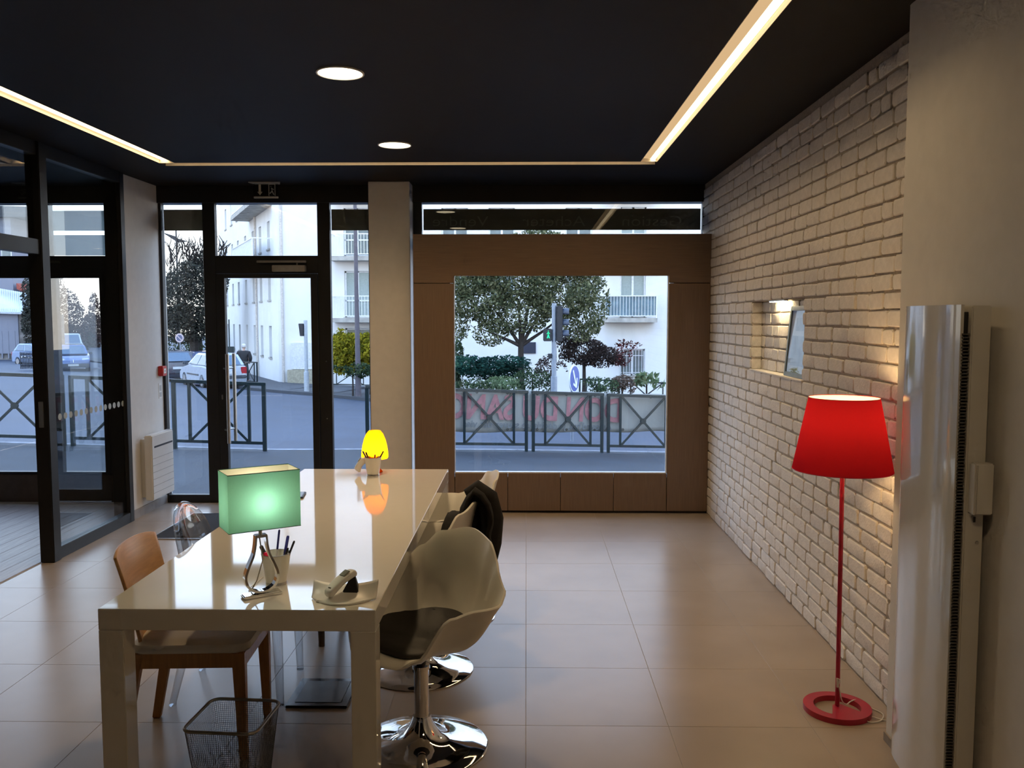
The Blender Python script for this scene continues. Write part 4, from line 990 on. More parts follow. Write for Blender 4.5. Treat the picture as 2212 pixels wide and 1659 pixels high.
em = MB().tube([(0.016 * math.cos(R(k * 30)), -0.012, 0.016 * math.sin(R(k * 30))) for k in range(12)], 0.005, 6, closed=True).mesh('eyelet'); em.materials.append(EY)
for k in range(9):
    f = 0.06 + 0.11 * k
    for z in (0.345 + 0.095 * f, 0.985 + 0.015 * f):
        q = bd_ * f; link('eyelet', em, bn, (q.x, q.y - 0.014, q.z + z), (0, 0, ang))

# ------------------------------------------------------------------ plants
LEAFM = {'holly': leaf_mat('grey_green_leaves', (0.045, 0.062, 0.036), (0.115, 0.130, 0.066), (0.27, 0.275, 0.155)),
         'brown': leaf_mat('bronze_brown_leaves', (0.018, 0.016, 0.016), (0.045, 0.035, 0.033), (0.085, 0.06, 0.055)),
         'conifer': leaf_mat('blue_green_needles', (0.008, 0.028, 0.026), (0.018, 0.055, 0.045), (0.035, 0.10, 0.075)),
         'yellow': leaf_mat('yellow_green_leaves', (0.09, 0.10, 0.015), (0.26, 0.23, 0.02), (0.48, 0.40, 0.04)),
         'shrub': leaf_mat('dark_shrub_leaves', (0.018, 0.035, 0.022), (0.045, 0.075, 0.04), (0.12, 0.16, 0.08)),
         'red': leaf_mat('dark_red_leaves', (0.03, 0.008, 0.010), (0.07, 0.016, 0.018), (0.11, 0.04, 0.036)),
         'light': leaf_mat('pale_green_leaves', (0.06, 0.10, 0.05), (0.14, 0.20, 0.10), (0.28, 0.34, 0.20)),
         'pollard': leaf_mat('grey_brown_twigs_and_leaves', (0.030, 0.030, 0.030), (0.060, 0.062, 0.055), (0.11, 0.12, 0.095)),
         'dry': leaf_mat('dry_brown_leaves', (0.08, 0.055, 0.04), (0.14, 0.10, 0.08), (0.20, 0.16, 0.13)),
         'dusk': leaf_mat('dusky_rust_leaves', (0.05, 0.045, 0.05), (0.10, 0.075, 0.075), (0.17, 0.11, 0.095))}
BARK = mat('dark_bark', (0.035, 0.028, 0.024), 0.9, var=0.2, scale=12, bump=0.6, bscale=40)
def foliage(parent, blobs, n, size, key, seed, flat=0.0):
    """blobs: (cx, cy, cz, rx, ry, rz) in the parent's frame"""
    q = random.Random(seed); V, F = [], []
    vol = [b_[3] * b_[4] * b_[5] for b_ in blobs]; tot = sum(vol)
    for bl, w_ in zip(blobs, vol):
        for _ in range(int(n * w_ / tot)):
            while True:
                p = Vector((q.uniform(-1, 1), q.uniform(-1, 1), q.uniform(-1, 1)))
                if 0.05 < p.length < 1: break
            p = p.normalized() * (p.length ** 0.55)
            if noise.noise(Vector((p.x * bl[3] * 1.6 + bl[0] + seed, p.y * bl[4] * 1.6, p.z * bl[5] * 1.6))) < {'yellow': -0.5, 'pollard': -0.45, 'dusk': -0.4}.get(key, -0.22): continue
            c_ = Vector((bl[0] + p.x * bl[3], bl[1] + p.y * bl[4], bl[2] + p.z * bl[5]))
            a = Vector((q.gauss(0, 1), q.gauss(0, 1), q.gauss(0, 1) * (1 - flat))).normalized()
            e = a.cross(Vector((q.gauss(0, 1), q.gauss(0, 1), q.gauss(0, 1)))).normalized(); s_ = size * q.uniform(0.6, 1.3)
            k = len(V); V += [c_ - a * s_, c_ + e * s_ * 0.42 - a * s_ * 0.1, c_ + a * s_, c_ - e * s_ * 0.42 - a * s_ * 0.1]; F.append((k, k + 1, k + 2, k + 3))
    b = MB(); b.v = [tuple(v) for v in V]; b.f = F
    me = bpy.data.meshes.new('foliage'); me.from_pydata(b.v, [], b.f); me.materials.append(LEAFM[key])
    return tag(link('foliage', me, parent), kind='stuff')
def limbs(parent, segs, name='branches'):
    b = MB()
    for (a, c_, r0, r1) in segs:
        a, c_ = Vector(a), Vector(c_); m_ = (a + c_) / 2 + Vector((0.03, 0.02, 0.0)) * (c_ - a).length
        b.tube([a, m_, c_], [r0, (r0 + r1) / 2, r1], 7)
    return b.out(name, BARK, parent, smooth=60)
def plant(name, label, cat, px, Y, blobs_px, n, size, key, seed, trunk=None, group=None, flat=0.0, branch=()):
    """blobs_px: (px, py, half width px, half height px, depth factor) measured at distance Y"""
    bx = at(px, 700, Y).x; z0 = GG(bx, Y, 0.0); t = thing(name, label, cat, (bx, Y, z0), 0, group); k = Y / FPX
    bl = []
    for (x, y, hw_, hh_, df) in blobs_px:
        p = at(x, y, Y); bl.append((p.x - bx, random.Random(seed + x).uniform(-0.3, 0.3) * hw_ * k, p.z - z0, hw_ * k, hw_ * k * df, hh_ * k))
    foliage(t, bl, n, size, key, seed, flat)
    if trunk:
        r, ytop = trunk; p = at(px, ytop, Y); h = p.z - z0
        MB().tube([(0, 0, -0.1), (0.01, 0, h * 0.5), (0, 0, h)], [r * 1.25, r, r * 0.8], 10).out('trunk', BARK, t, smooth=60)
        if branch: limbs(t, [((0, 0, h * 0.93), (at(x, y, Y).x - bx, dy, at(x, y, Y).z - z0), r * 0.6, r * 0.15) for (x, y, dy) in branch])
    return t
plant('street_tree', 'broad grey-green leafy tree filling the top of the display window', 'tree', 1125, 30.0,
      [(1120, 590, 105, 75, 0.8), (1045, 640, 62, 62, 0.8), (1210, 620, 85, 70, 0.8), (1110, 680, 85, 45, 0.8), (1270, 650, 48, 70, 0.8), (1000, 640, 36, 90, 1), (985, 700, 26, 40, 1), (1015, 605, 50, 45, 1), (1035, 560, 60, 50, 1), (1060, 720, 40, 28, 1), (1160, 545, 90, 50, 0.8), (1255, 700, 45, 40, 1), (1225, 560, 80, 45, .8)],
      36000, 0.072, 'holly', 11, (0.12, 738), branch=((1060, 660, 0.2), (1180, 640, -0.2), (1110, 600, 0.1), (1220, 680, 0.3), (1150, 560, 0), (1040, 710, -0.3), (1090, 700, 0.4)))
plant('street_tree', 'small dark bronze-leaved tree beside the barred window', 'tree', 1262, 32.0,
      [(1262, 760, 52, 30, 1), (1220, 752, 28, 24, 1), (1305, 772, 40, 24, 1), (1240, 730, 36, 18, 1), (1330, 775, 22, 18, 1)], 6500, 0.058, 'brown', 12, (0.07, 770), branch=((1230, 745, 0), (1310, 765, 0.1), (1280, 740, 0)))
plant('climbing_plant', 'dark red creeper growing around the barred window', 'climbing plant', 1345, 40.6, [(1345, 762, 22, 30, 0.12), (1360, 745, 26, 9, 0.12), (1335, 785, 18, 18, 0.12)], 420, 0.075, 'red', 13, (0.02, 760))
plant('conifer', 'spreading blue-green conifer low behind the barriers', 'conifer', 1075, 27.0, [(1040, 790, 70, 20, .6), (1090, 782, 60, 15, .6), (1010, 782, 38, 15, .6), (1125, 795, 30, 18, .6), (1060, 806, 70, 16, .6)], 5200, 0.060, 'conifer', 14, (0.08, 790), flat=0.6)
plant('conifer', 'narrow dark conifer at the left edge of the display window', 'conifer', 990, 28.0, [(990, 775, 12, 42, 1), (990, 810, 15, 30, 1)], 1300, 0.06, 'shrub', 15, (0.05, 790))
for i, (px, hw_, lab, key, yy, hh_) in enumerate(((1020, 40, 'low shrub under the conifer at the left of the display window', 'shrub', 832, 14), (1085, 38, 'leafy shrub under the conifer trunk', 'light', 826, 14), (1150, 42, 'green shrub left of the traffic light pole', 'shrub', 818, 24),
                                           (1190, 34, 'dark rose bush right behind the traffic light pole', 'brown', 800, 36), (1290, 48, 'dark shrub behind the blue arrow sign', 'shrub', 830, 16), (1345, 26, 'dry brown bush under the barred window', 'dry', 826, 16))):
    plant('shrub', lab, 'shrub', px, 25.5 + 0.3 * i, [(px, yy, hw_, hh_, 1), (px - hw_ * 0.4, yy + 8, hw_ * 0.7, hh_, 1), (px + hw_ * 0.5, yy + 10, hw_ * 0.6, hh_, 1)], 1100, 0.05, key, 20 + i, (0.03, yy), group='shrubs across the road')
plant('shrub', 'pale big-leaved plant by the right window edge', 'shrub', 1398, 27.5, [(1398, 818, 26, 14, 1), (1385, 826, 18, 10, 1), (1420, 828, 16, 10, 1)], 170, 0.13, 'light', 27, (0.03, 820), group='shrubs across the road')
plant('hedge', 'tall yellow-green hedge beside the dark lamp post', 'hedge', 800, 33.0, [(x, 764, 24, 46, 1.6) for x in range(738, 925, 18)] + [(722, 758, 12, 40, 1), (735, 722, 12, 14, 1)], 20000, 0.085, 'yellow', 30, (0.06, 740))
plant('shrub', 'low green shrubs at the foot of the yellow hedge', 'shrub', 760, 31.0, [(735, 802, 24, 16, 1), (775, 800, 28, 18, 1), (815, 802, 26, 16, 1)], 1600, 0.06, 'shrub', 31, (0.03, 800), group='shrubs across the road')
plant('street_tree', 'pollarded grey-brown street tree behind the parked cars', 'tree', 418, 50.0, [(420, 640, 66, 78, 0.9), (380, 650, 40, 70, .9), (440, 600, 50, 60, .9), (400, 700, 60, 44, .9), (465, 620, 26, 60, .9)], 20000, 0.09, 'pollard', 32, (0.25, 700))
TW = bpy.data.objects[-1] if False else None
def twigs(name_root, px0, px1, py0, py1, Y, n, seed):
    q = random.Random(seed); b = MB(); bx = name_root.location
    for _ in range(n):
        x, y = q.uniform(px0, px1), q.uniform(py0, py1); a = at(x, y, Y) - Vector(bx); L = q.uniform(0.35, 0.8)
        m_ = a + Vector((q.uniform(-.2, .2), q.uniform(-.2, .2), L * 0.55)); e = m_ + Vector((q.uniform(-.25, .25), q.uniform(-.2, .2), L * 0.45))
        b.tube([a, m_, e], [0.035, 0.028, 0.016], 4)
    tag(b.out('twigs', BARK, name_root), kind='stuff')
pol = [o for o in bpy.data.objects if o.get('label', '').startswith('pollarded')][0]
twigs(pol, 362, 492, 530, 585, 50.0, 170, 3)
plant('street_tree', 'green lower tree right behind the round no-parking sign', 'tree', 430, 56.0, [(430, 730, 30, 34, 1), (380, 735, 44, 34, 1), (350, 720, 30, 50, 1)], 2200, 0.10, 'shrub', 33, (0.2, 730))
for i, (px, Y, bl, lab) in enumerate(((150, 78.0, [(140, 680, 40, 60, 1), (165, 700, 26, 50, 1), (125, 640, 22, 50, 1)], 'dusky rust-brown street tree seen above the blue car'),
                                 (95, 62.0, [(85, 640, 26, 60, 1), (70, 700, 24, 60, 1), (60, 640, 14, 40, 1)], 'dark bare-branched tree behind the partition post'),
                                 (198, 90.0, [(196, 720, 22, 46, 1), (205, 700, 14, 70, 1)], 'distant brown tree right of the blue car'),
                                 (140, 82.0, [(150, 735, 50, 34, 1), (115, 730, 30, 40, 1)], 'dark hedge-like tree just behind the blue car'))):
    plant('street_tree', lab, 'tree', px, Y, bl, 5500, 0.12, 'dusk' if i in (0, 2) else 'pollard', 40 + i, (0.25, 700), group='trees down the side street')

# ------------------------------------------------------------------ white apartment building
PLASTER = mat('white_render', (0.80, 0.80, 0.79), 0.85, var=0.02, scale=1.2)
STONE = mat('weathered_slab_edge', (0.42, 0.40, 0.36), 0.85, var=0.15, scale=3)
WINW = mat('white_window_paint', (0.78, 0.80, 0.82), 0.45)
DARKG = mat('dim_window_glass', (0.16, 0.20, 0.20), 0.12, var=0.1, scale=2)
SHUT = mat('pale_green_blind', (0.36, 0.42, 0.40), 0.6, var=0.05)
bld = thing('apartment_building', 'white rendered apartment building with balconies across the road', 'building', (-11.8, 41.2, GG(-11.8, 41.2)))
BZ = bld.location.z
def facade(P, D, N, Wd, z0, z1, holes, th, name):
    """wall along D from P (relative to bld), outward normal N, with window openings"""
    us = sorted({0.0, Wd, *[h[0] for h in holes], *[h[1] for h in holes]}); zs = sorted({z0, z1, *[h[2] for h in holes], *[h[3] for h in holes]})
    P, D, N = Vector(P), Vector(D), Vector(N); b = MB()
    pt = lambda u, d, z: tuple(P + D * u - N * d + Vector((0, 0, z - BZ)))
    for u0, u1 in zip(us, us[1:]):
        run = None
        for za, zb_ in zip(zs, zs[1:]):
            cu, cz = (u0 + u1) / 2, (za + zb_) / 2
            solid = not any(h[0] < cu < h[1] and h[2] < cz < h[3] for h in holes)
            if solid: run = (run[0] if run else za, zb_)
            if (not solid or zb_ == zs[-1]) and run:
                b.hexa([pt(u0, 0, run[0]), pt(u1, 0, run[0]), pt(u1, th, run[0]), pt(u0, th, run[0])], [pt(u0, 0, run[1]), pt(u1, 0, run[1]), pt(u1, th, run[1]), pt(u0, th, run[1])]); run = None
    b.out(name, PLASTER, bld)
    for h in holes:
        f = MB(); w_ = 0.07; u0, u1, za, zb_ = h[:4]; d0, d1 = th * 0.55, th * 0.75; um = (u0 + u1) / 2
        def bx_(a0, a1, c0, c1): f.hexa([pt(a0, d0, c0), pt(a1, d0, c0), pt(a1, d1, c0), pt(a0, d1, c0)], [pt(a0, d0, c1), pt(a1, d0, c1), pt(a1, d1, c1), pt(a0, d1, c1)])
        bx_(u0, u0 + w_, za, zb_); bx_(u1 - w_, u1, za, zb_); bx_(u0, u1, za, za + w_); bx_(u0, u1, zb_ - w_, zb_); bx_(um - w_ * 0.7, um + w_ * 0.7, za, zb_)
        if zb_ - za > 1.8: bx_(u0, u1, za + 0.75, za + 0.82)
        w__ = f.out('window', WINW, bld)
        g = MB().hexa([pt(u0, th * 0.72, za), pt(u1, th * 0.72, za), pt(u1, th * 0.9, za), pt(u0, th * 0.9, za)], [pt(u0, th * 0.72, zb_), pt(u1, th * 0.72, zb_), pt(u1, th * 0.9, zb_), pt(u0, th * 0.9, zb_)])
        g.out('window_glass', SHUT if len(h) > 4 else DARKG, w__)
        s_ = MB(); s_.hexa([pt(u0 - .05, -0.06, za - 0.08), pt(u1 + .05, -0.06, za - 0.08), pt(u1 + .05, th * 0.6, za - 0.08), pt(u0 - .05, th * 0.6, za - 0.08)], [pt(u0 - .05, -0.06, za), pt(u1 + .05, -0.06, za), pt(u1 + .05, th * 0.6, za), pt(u0 - .05, th * 0.6, za)])
        s_.out('window_sill', STONE, w__)
X_ = lambda x: x + 11.8
front = [(X_(-8.62), X_(-7.38), 1.76, 3.94, 1), (X_(-8.62), X_(-7.38), 4.62, 6.88), (X_(-8.62), X_(-7.38), -0.3, 1.24), (X_(4.42), X_(5.62), 1.76, 3.95, 1), (X_(4.42), X_(5.62), 4.62, 6.9, 1), (X_(4.44), X_(5.63), -1.0, 0.26)]
front += [(X_(a), X_(c_), z, z + 1.45) for a, c_ in ((-4.0, -2.75), (-1.78, -0.55), (1.83, 3.08)) for z in (5.42, 2.45)]
front += [(X_(9.4), X_(10.6), 1.76, 3.95), (X_(9.4), X_(10.6), 4.62, 6.9), (X_(9.4), X_(10.6), -1.0, 0.3)]
facade((0, 0, 0), (1, 0, 0), (0, -1, 0), 27.0, BZ - 1.2, 12.5, front, 0.30, 'front_wall')
Dl = Vector((-0.43, 0.903, 0)).normalized(); Nl = Vector((-Dl.y, Dl.x, 0)); Nl = -Nl if Nl.y > 0 else Nl
side = [(t_ - 0.42, t_ + 0.42, z0_, z1_) for t_ in (2.35, 5.1, 7.7, 10.8, 14.1, 17.0, 20.2) for z0_, z1_ in ((-0.25, 1.33), (2.62, 3.95), (5.15, 6.5), (7.75, 9.1))]
facade((0, 0, 0), Dl, Nl, 24.5, BZ - 1.2, 12.5, side, 0.30, 'side_wall')
def balcony(P, D, N, u0, u1, z, dep, panel=None, rail=WINW):
    P, D, N = Vector(P), Vector(D), Vector(N); pt = lambda u, d, zz: P + D * u + N * d + Vector((0, 0, zz - BZ))
    s_ = MB().hexa([pt(u0, -0.1, z - 0.2), pt(u1, -0.1, z - 0.2), pt(u1, dep, z - 0.2), pt(u0, dep, z - 0.2)], [pt(u0, -0.1, z), pt(u1, -0.1, z), pt(u1, dep, z), pt(u0, dep, z)]).out('balcony', STONE, bld)
    b = MB(); d = dep - 0.06
    b.bar(pt(u0 + .04, d, z + 1.02), pt(u1 - .04, d, z + 1.02), 0.06, 0.05).bar(pt(u0 + .04, d, z + 0.10), pt(u1 - .04, d, z + 0.10), 0.04, 0.04)
    for u in (u0 + .04, u1 - .04): b.bar(pt(u, d, z + 1.02), pt(u, 0, z + 1.02), 0.05, 0.05).bar(pt(u, d, z), pt(u, d, z + 1.02), 0.05, 0.05)
    n = int((u1 - u0) / 0.14)
    for k in range(1, n): u = u0 + (u1 - u0) * k / n; b.bar(pt(u, d, z + 0.1), pt(u, d, z + 1.02), 0.022, 0.022)
    b.out('railing', rail, s_)
    if panel:
        p_ = MB().hexa([pt(u0 + .05, d - 0.05, z + 0.08), pt(u1 - .05, d - 0.05, z + 0.08), pt(u1 - .05, d - 0.035, z + 0.08), pt(u0 + .05, d - 0.035, z + 0.08)], [pt(u0 + .05, d - 0.05, z + 1.0), pt(u1 - .05, d - 0.05, z + 1.0), pt(u1 - .05, d - 0.035, z + 1.0), pt(u0 + .05, d - 0.035, z + 1.0)]).out('privacy_panel', panel, s_)
BLUEP = mat('blue_grey_balcony_panel', (0.14, 0.22, 0.26), 0.5, var=0.12, scale=3)
FR_ = ((0, 0, 0), (1, 0, 0), (0, -1, 0))
balcony(*FR_, X_(-9.1), X_(-6.2), 1.72, 0.9); balcony(*FR_, X_(-9.1), X_(-6.2), 4.58, 0.9); balcony(*FR_, X_(-9.1), X_(-6.2), 7.4, 0.9)
balcony(*FR_, X_(3.62), X_(6.05), 1.72, 0.9, BLUEP); balcony(*FR_, X_(3.62), X_(6.05), 4.56, 0.9, BLUEP); balcony(*FR_, X_(3.62), X_(6.05), 7.4, 0.9)
balcony((0, 0, 0), Dl, Nl, 1.2, 9.0, 4.55, 1.0, mat('pale_balcony_panel', (0.55, 0.57, 0.60), 0.5)); balcony((0, 0, 0), Dl, Nl, 1.2, 9.0, 7.35, 1.0)
PIPE = mat('pale_rusty_pipe', (0.60, 0.55, 0.50), 0.6, var=0.1)
MB().tube([(0.22, -0.08, -0.3), (0.22, -0.08, 12.0)], 0.06, 8).out('drainpipe', PIPE, bld); q = Dl * 6.4 + Nl * 0.08
MB().tube([(q.x, q.y, -0.3), (q.x, q.y, 12.0)], 0.06, 8).out('drainpipe', PIPE, bld)
wg = MB()     # grille on the ground floor window
for k in range(9): u = X_(4.46) + 1.15 * k / 8; wg.bar((u, -0.05, -1.0 - BZ), (u, -0.05, 0.24 - BZ), 0.02, 0.02)
for z in (-0.85, -0.05): wg.bar((X_(4.44), -0.05, z - BZ), (X_(5.63), -0.05, z - BZ), 0.02, 0.03)
wg.out('window_grille', WINW, bld)
MB().box(X_(-11.2), X_(-9.6), -0.12, 0.0, -0.72 - BZ, 0.56 - BZ).out('meter_cabinet', mat('off_white_cabinet', (0.70, 0.71, 0.70), 0.5), bld, bev=0.02)
MB().box(X_(-11.35), X_(-9.3), -0.25, 0.0, -1.9 - BZ, -0.74 - BZ).out('plinth', mat('sand_plinth', (0.42, 0.38, 0.28), 0.85, var=0.1), bld)
MB().box(X_(-0.15), X_(0.45), -0.06, 0.0, 0.05 - BZ, 0.58 - BZ).out('name_plaque', mat('dark_blue_plaque', (0.03, 0.035, 0.06), 0.4), bld)

# ------------------------------------------------------------------ street furniture
GREYM = mat('galvanised_post', (0.26, 0.30, 0.36), 0.45, 0.3); DARKM = mat('dark_signal_housing', (0.015, 0.018, 0.025), 0.45)
POSTM = mat('plum_grey_post', (0.095, 0.085, 0.105), 0.5)
def gbase(px, Y): x = at(px, 700, Y).x; return Vector((x, Y, GG(x, Y)))
g = gbase(1197, 20.0); t = thing('traffic_light', 'grey traffic light pole with hooded signals and green walking figure', 'traffic light', g)
zt = at(1197, 655, 20).z - g.z; k = 20 / FPX
MB().tube([(0, 0, 0), (0, 0, zt * 0.42), (0, 0, zt * 0.421), (0, 0, zt)], [0.075, 0.075, 0.055, 0.055], 14).out('pole', GREYM, t, smooth=40)
z0, z1 = at(1200, 738, 20).z - g.z, at(1200, 660, 20).z - g.z
hd = MB().box(0.05, 0.19, -0.13, 0.13, z0, z1).out('signal_head', DARKM, t, bev=0.02)
for i in range(3):
    z = z0 + (z1 - z0) * (0.2 + 0.3 * i); hood = []
    o = MB().sheet([[(0.19 + 0.15 * f, 0.105 * math.cos(R(a)), z + 0.105 * math.sin(R(a))) for f in (0, 0.5, 1)] for a in range(-20, 201, 20)]).out('hood', mat('blue_grey_hood', (0.05, 0.065, 0.10), 0.4) if i == 0 else bpy.data.materials['blue_grey_hood'], hd, smooth=60)
    md = o.modifiers.new('thickness', 'SOLIDIFY'); md.thickness = 0.008
    MB().tube([(0.185, 0, z), (0.195, 0, z)], 0.09, 16).out('lens', DARKM, hd)
zp0, zp1 = at(1182, 737, 20).z - g.z, at(1182, 710, 20).z - g.z
pb = MB().box(-0.25, -0.05, -0.10, 0.10, zp0, zp1).out('pedestrian_signal', DARKM, t, bev=0.015)
GM = glow('green_walking_light', (0.03, 1.0, 0.42), 1.6); zc = (zp0 + zp1) / 2 + 0.01; xc = -0.135
fig = MB().lathe([(0.016, -0.004), (0.016, 0.004)], 12, (xc, -0.108, zc + 0.082))
Y0 = -0.108
fig.bar((xc, Y0, zc + 0.065), (xc, Y0, zc - 0.005), 0.006, 0.042).bar((xc, Y0, zc), (xc + 0.024, Y0, zc - 0.085), 0.006, 0.020).bar((xc, Y0, zc), (xc - 0.024, Y0, zc - 0.085), 0.006, 0.020).bar((xc, Y0, zc + 0.055), (xc - 0.034, Y0, zc + 0.012), 0.006, 0.014).bar((xc, Y0, zc + 0.055), (xc + 0.032, Y0, zc + 0.015), 0.006, 0.014)
fig.out('walking_figure', GM, pb)
MB().box(-0.13, -0.05, -0.05, 0.05, at(1190, 775, 20).z - g.z, at(1190, 764, 20).z - g.z).out('push_button', DARKM, t, bev=0.01)
MB().box(0.06, 0.10, -0.02, 0.02, at(1203, 782, 20).z - g.z, at(1203, 753, 20).z - g.z).out('side_plate', WHITE_PLASTIC, t, bev=0.005)
g = gbase(660, 33.0); t = thing('traffic_light', 'pale traffic light pole with a small black signal seen through the glass door', 'traffic light', g)
zt = at(660, 692, 33).z - g.z
MB().tube([(0, 0, 0), (0, 0, 0.75), (0, 0, 0.76), (0, 0, zt)], [0.10, 0.10, 0.07, 0.07], 12).out('pole', mat('pale_grey_post', (0.42, 0.46, 0.50), 0.5), t, smooth=40)
z0, z1 = at(650, 726, 33).z - g.z, at(650, 699, 33).z - g.z
MB().hexa([(-0.20, -0.1, z0), (-0.07, -0.1, z0), (-0.07, 0.1, z0), (-0.20, 0.1, z0)], [(-0.25, -0.1, z1), (-0.07, -0.1, z1), (-0.07, 0.1, z1), (-0.25, 0.1, z1)]).out('signal_head', DARKM, t, bev=0.01)
g = gbase(772, 31.0); t = thing('lamp_post', 'tall plum-grey lamp post in front of the yellow hedge', 'lamp post', g)
MB().tube([(0, 0, 0), (0, 0, 1.2), (-0.02, 0, 4.0), (-0.03, 0, 7.5)], [0.115, 0.095, 0.075, 0.06], 14).out('pole', POSTM, t, smooth=40)
MB().tube([(0, 0, 7.4), (0.5, -0.1, 7.7), (0.9, -0.2, 7.7)], [0.04, 0.035, 0.06], 8).out('lamp_arm', POSTM, t, smooth=40)
g = gbase(386, 58.0); t = thing('lamp_post', 'slim street lamp with two wing-shaped arms above the pollarded tree', 'lamp post', g)
zt = at(386, 498, 58).z - g.z
MB().tube([(0, 0, 0), (0, 0, zt)], [0.10, 0.05], 8).out('pole', DARKM, t)
for (x, y, n_) in ((352, 502, 'wing_arm'), (404, 521, 'wing_arm')):
    e = at(x, y, 58) - Vector(g); zz = at(386, 511 if x < 386 else 514, 58).z - g.z
    MB().hexa([(0, -0.08, zz - 0.32), (0, 0.08, zz - 0.32), (0, 0.08, zz), (0, -0.08, zz)], [(e.x, -0.05, e.z - 0.03), (e.x, 0.05, e.z - 0.03), (e.x, 0.05, e.z), (e.x, -0.05, e.z)]).out(n_, DARKM, t)
# signs
BLUE = mat('traffic_sign_blue', (0.004, 0.060, 0.33), 0.35, var=0.02); SIGNW = mat('traffic_sign_white', (0.72, 0.78, 0.86), 0.4)
def round_sign(name, label, px, py, Y, rad, yaw, face):
    g = gbase(px, Y); c_ = at(px, py, Y); t = thing(name, label, 'road sign', g, yaw); h = c_.z - g.z
    MB().tube([(0, 0.04, 0), (0, 0.04, h + rad * 0.5)], 0.03, 10).out('pole', GREYM, t, smooth=40)
    def disc(r0, y0, y1, m, nm, r_in=0.0):
        b = MB(); N = 40
        if r_in: rings = [(r_in, y0), (r0, y0), (r0, y1), (r_in, y1), (r_in, y0)]
        else: rings = [(0.0, y0), (r0, y0), (r0, y1), (0.0, y1)]
        b.sheet([[(r * math.cos(2 * math.pi * i / N), y, h + r * math.sin(2 * math.pi * i / N)) for r, y in rings] for i in range(N)], close_u=True); return b.out(nm, m, t, smooth=40, weld=True)
    face(disc, h, rad, t); return t
def face_arrow(disc, h, r, t):
    disc(r, -0.012, 0.01, SIGNW, 'rim'); disc(r * 0.92, -0.016, -0.012, BLUE, 'face')
    a, c_ = Vector((-r * 0.38, -0.019, h + r * 0.62)), Vector((r * 0.22, -0.019, h - r * 0.50)); MB().bar(a, c_, 0.004, r * 0.2, up=(1, 0, 0.5)).out('arrow_shaft', SIGNW, t)
    d = (c_ - a).normalized(); n_ = Vector((d.z, 0, -d.x)); e = c_ + d * r * 0.16
    MB().bar(e, e - d * r * 0.55 + n_ * r * 0.42, 0.004, r * 0.17, up=(1, 0, 0.2)).bar(e, e - d * r * 0.55 - n_ * r * 0.42, 0.004, r * 0.17, up=(1, 0, 0.2)).out('arrow_head', SIGNW, t)
round_sign('road_sign', 'round blue road sign with a white arrow pointing down', 1241, 818, 17.0, 0.27, R(66), face_arrow)
def face_nopark(disc, h, r, t):
    RIM = mat('faded_red_rim', (0.62, 0.50, 0.50), 0.5); disc(r, -0.014, 0.01, RIM, 'rim'); disc(r * 0.70, -0.018, -0.014, mat('dusky_sign_blue', (0.10, 0.11, 0.20), 0.5), 'face')
    MB().bar((-r * 0.5, -0.021, h + r * 0.5), (r * 0.5, -0.021, h - r * 0.5), 0.004, r * 0.2, up=(1, 0, 0.7)).out('diagonal', RIM, t)
round_sign('road_sign', 'round no-parking sign with blue face and pale rim behind the cars', 387, 730, 46.0, 0.24, R(-8), face_nopark)
t = thing('letter_box', 'dark green box on a post beside the walking person', 'post box', gbase(497, 40.0)); h = at(497, 755, 40).z - t.location.z
MB().tube([(0, 0, 0), (0, 0, h + 0.1)], 0.04, 8).tube([(-0.05, 0, h), (-0.05, 0, at(494, 690, 40).z - t.location.z)], 0.03, 8).out('post', BAR_G, t)
MB().box(-0.18, 0.16, -0.1, 0.1, h - 0.16, h + 0.14).out('box', BAR_G, t, bev=0.02)

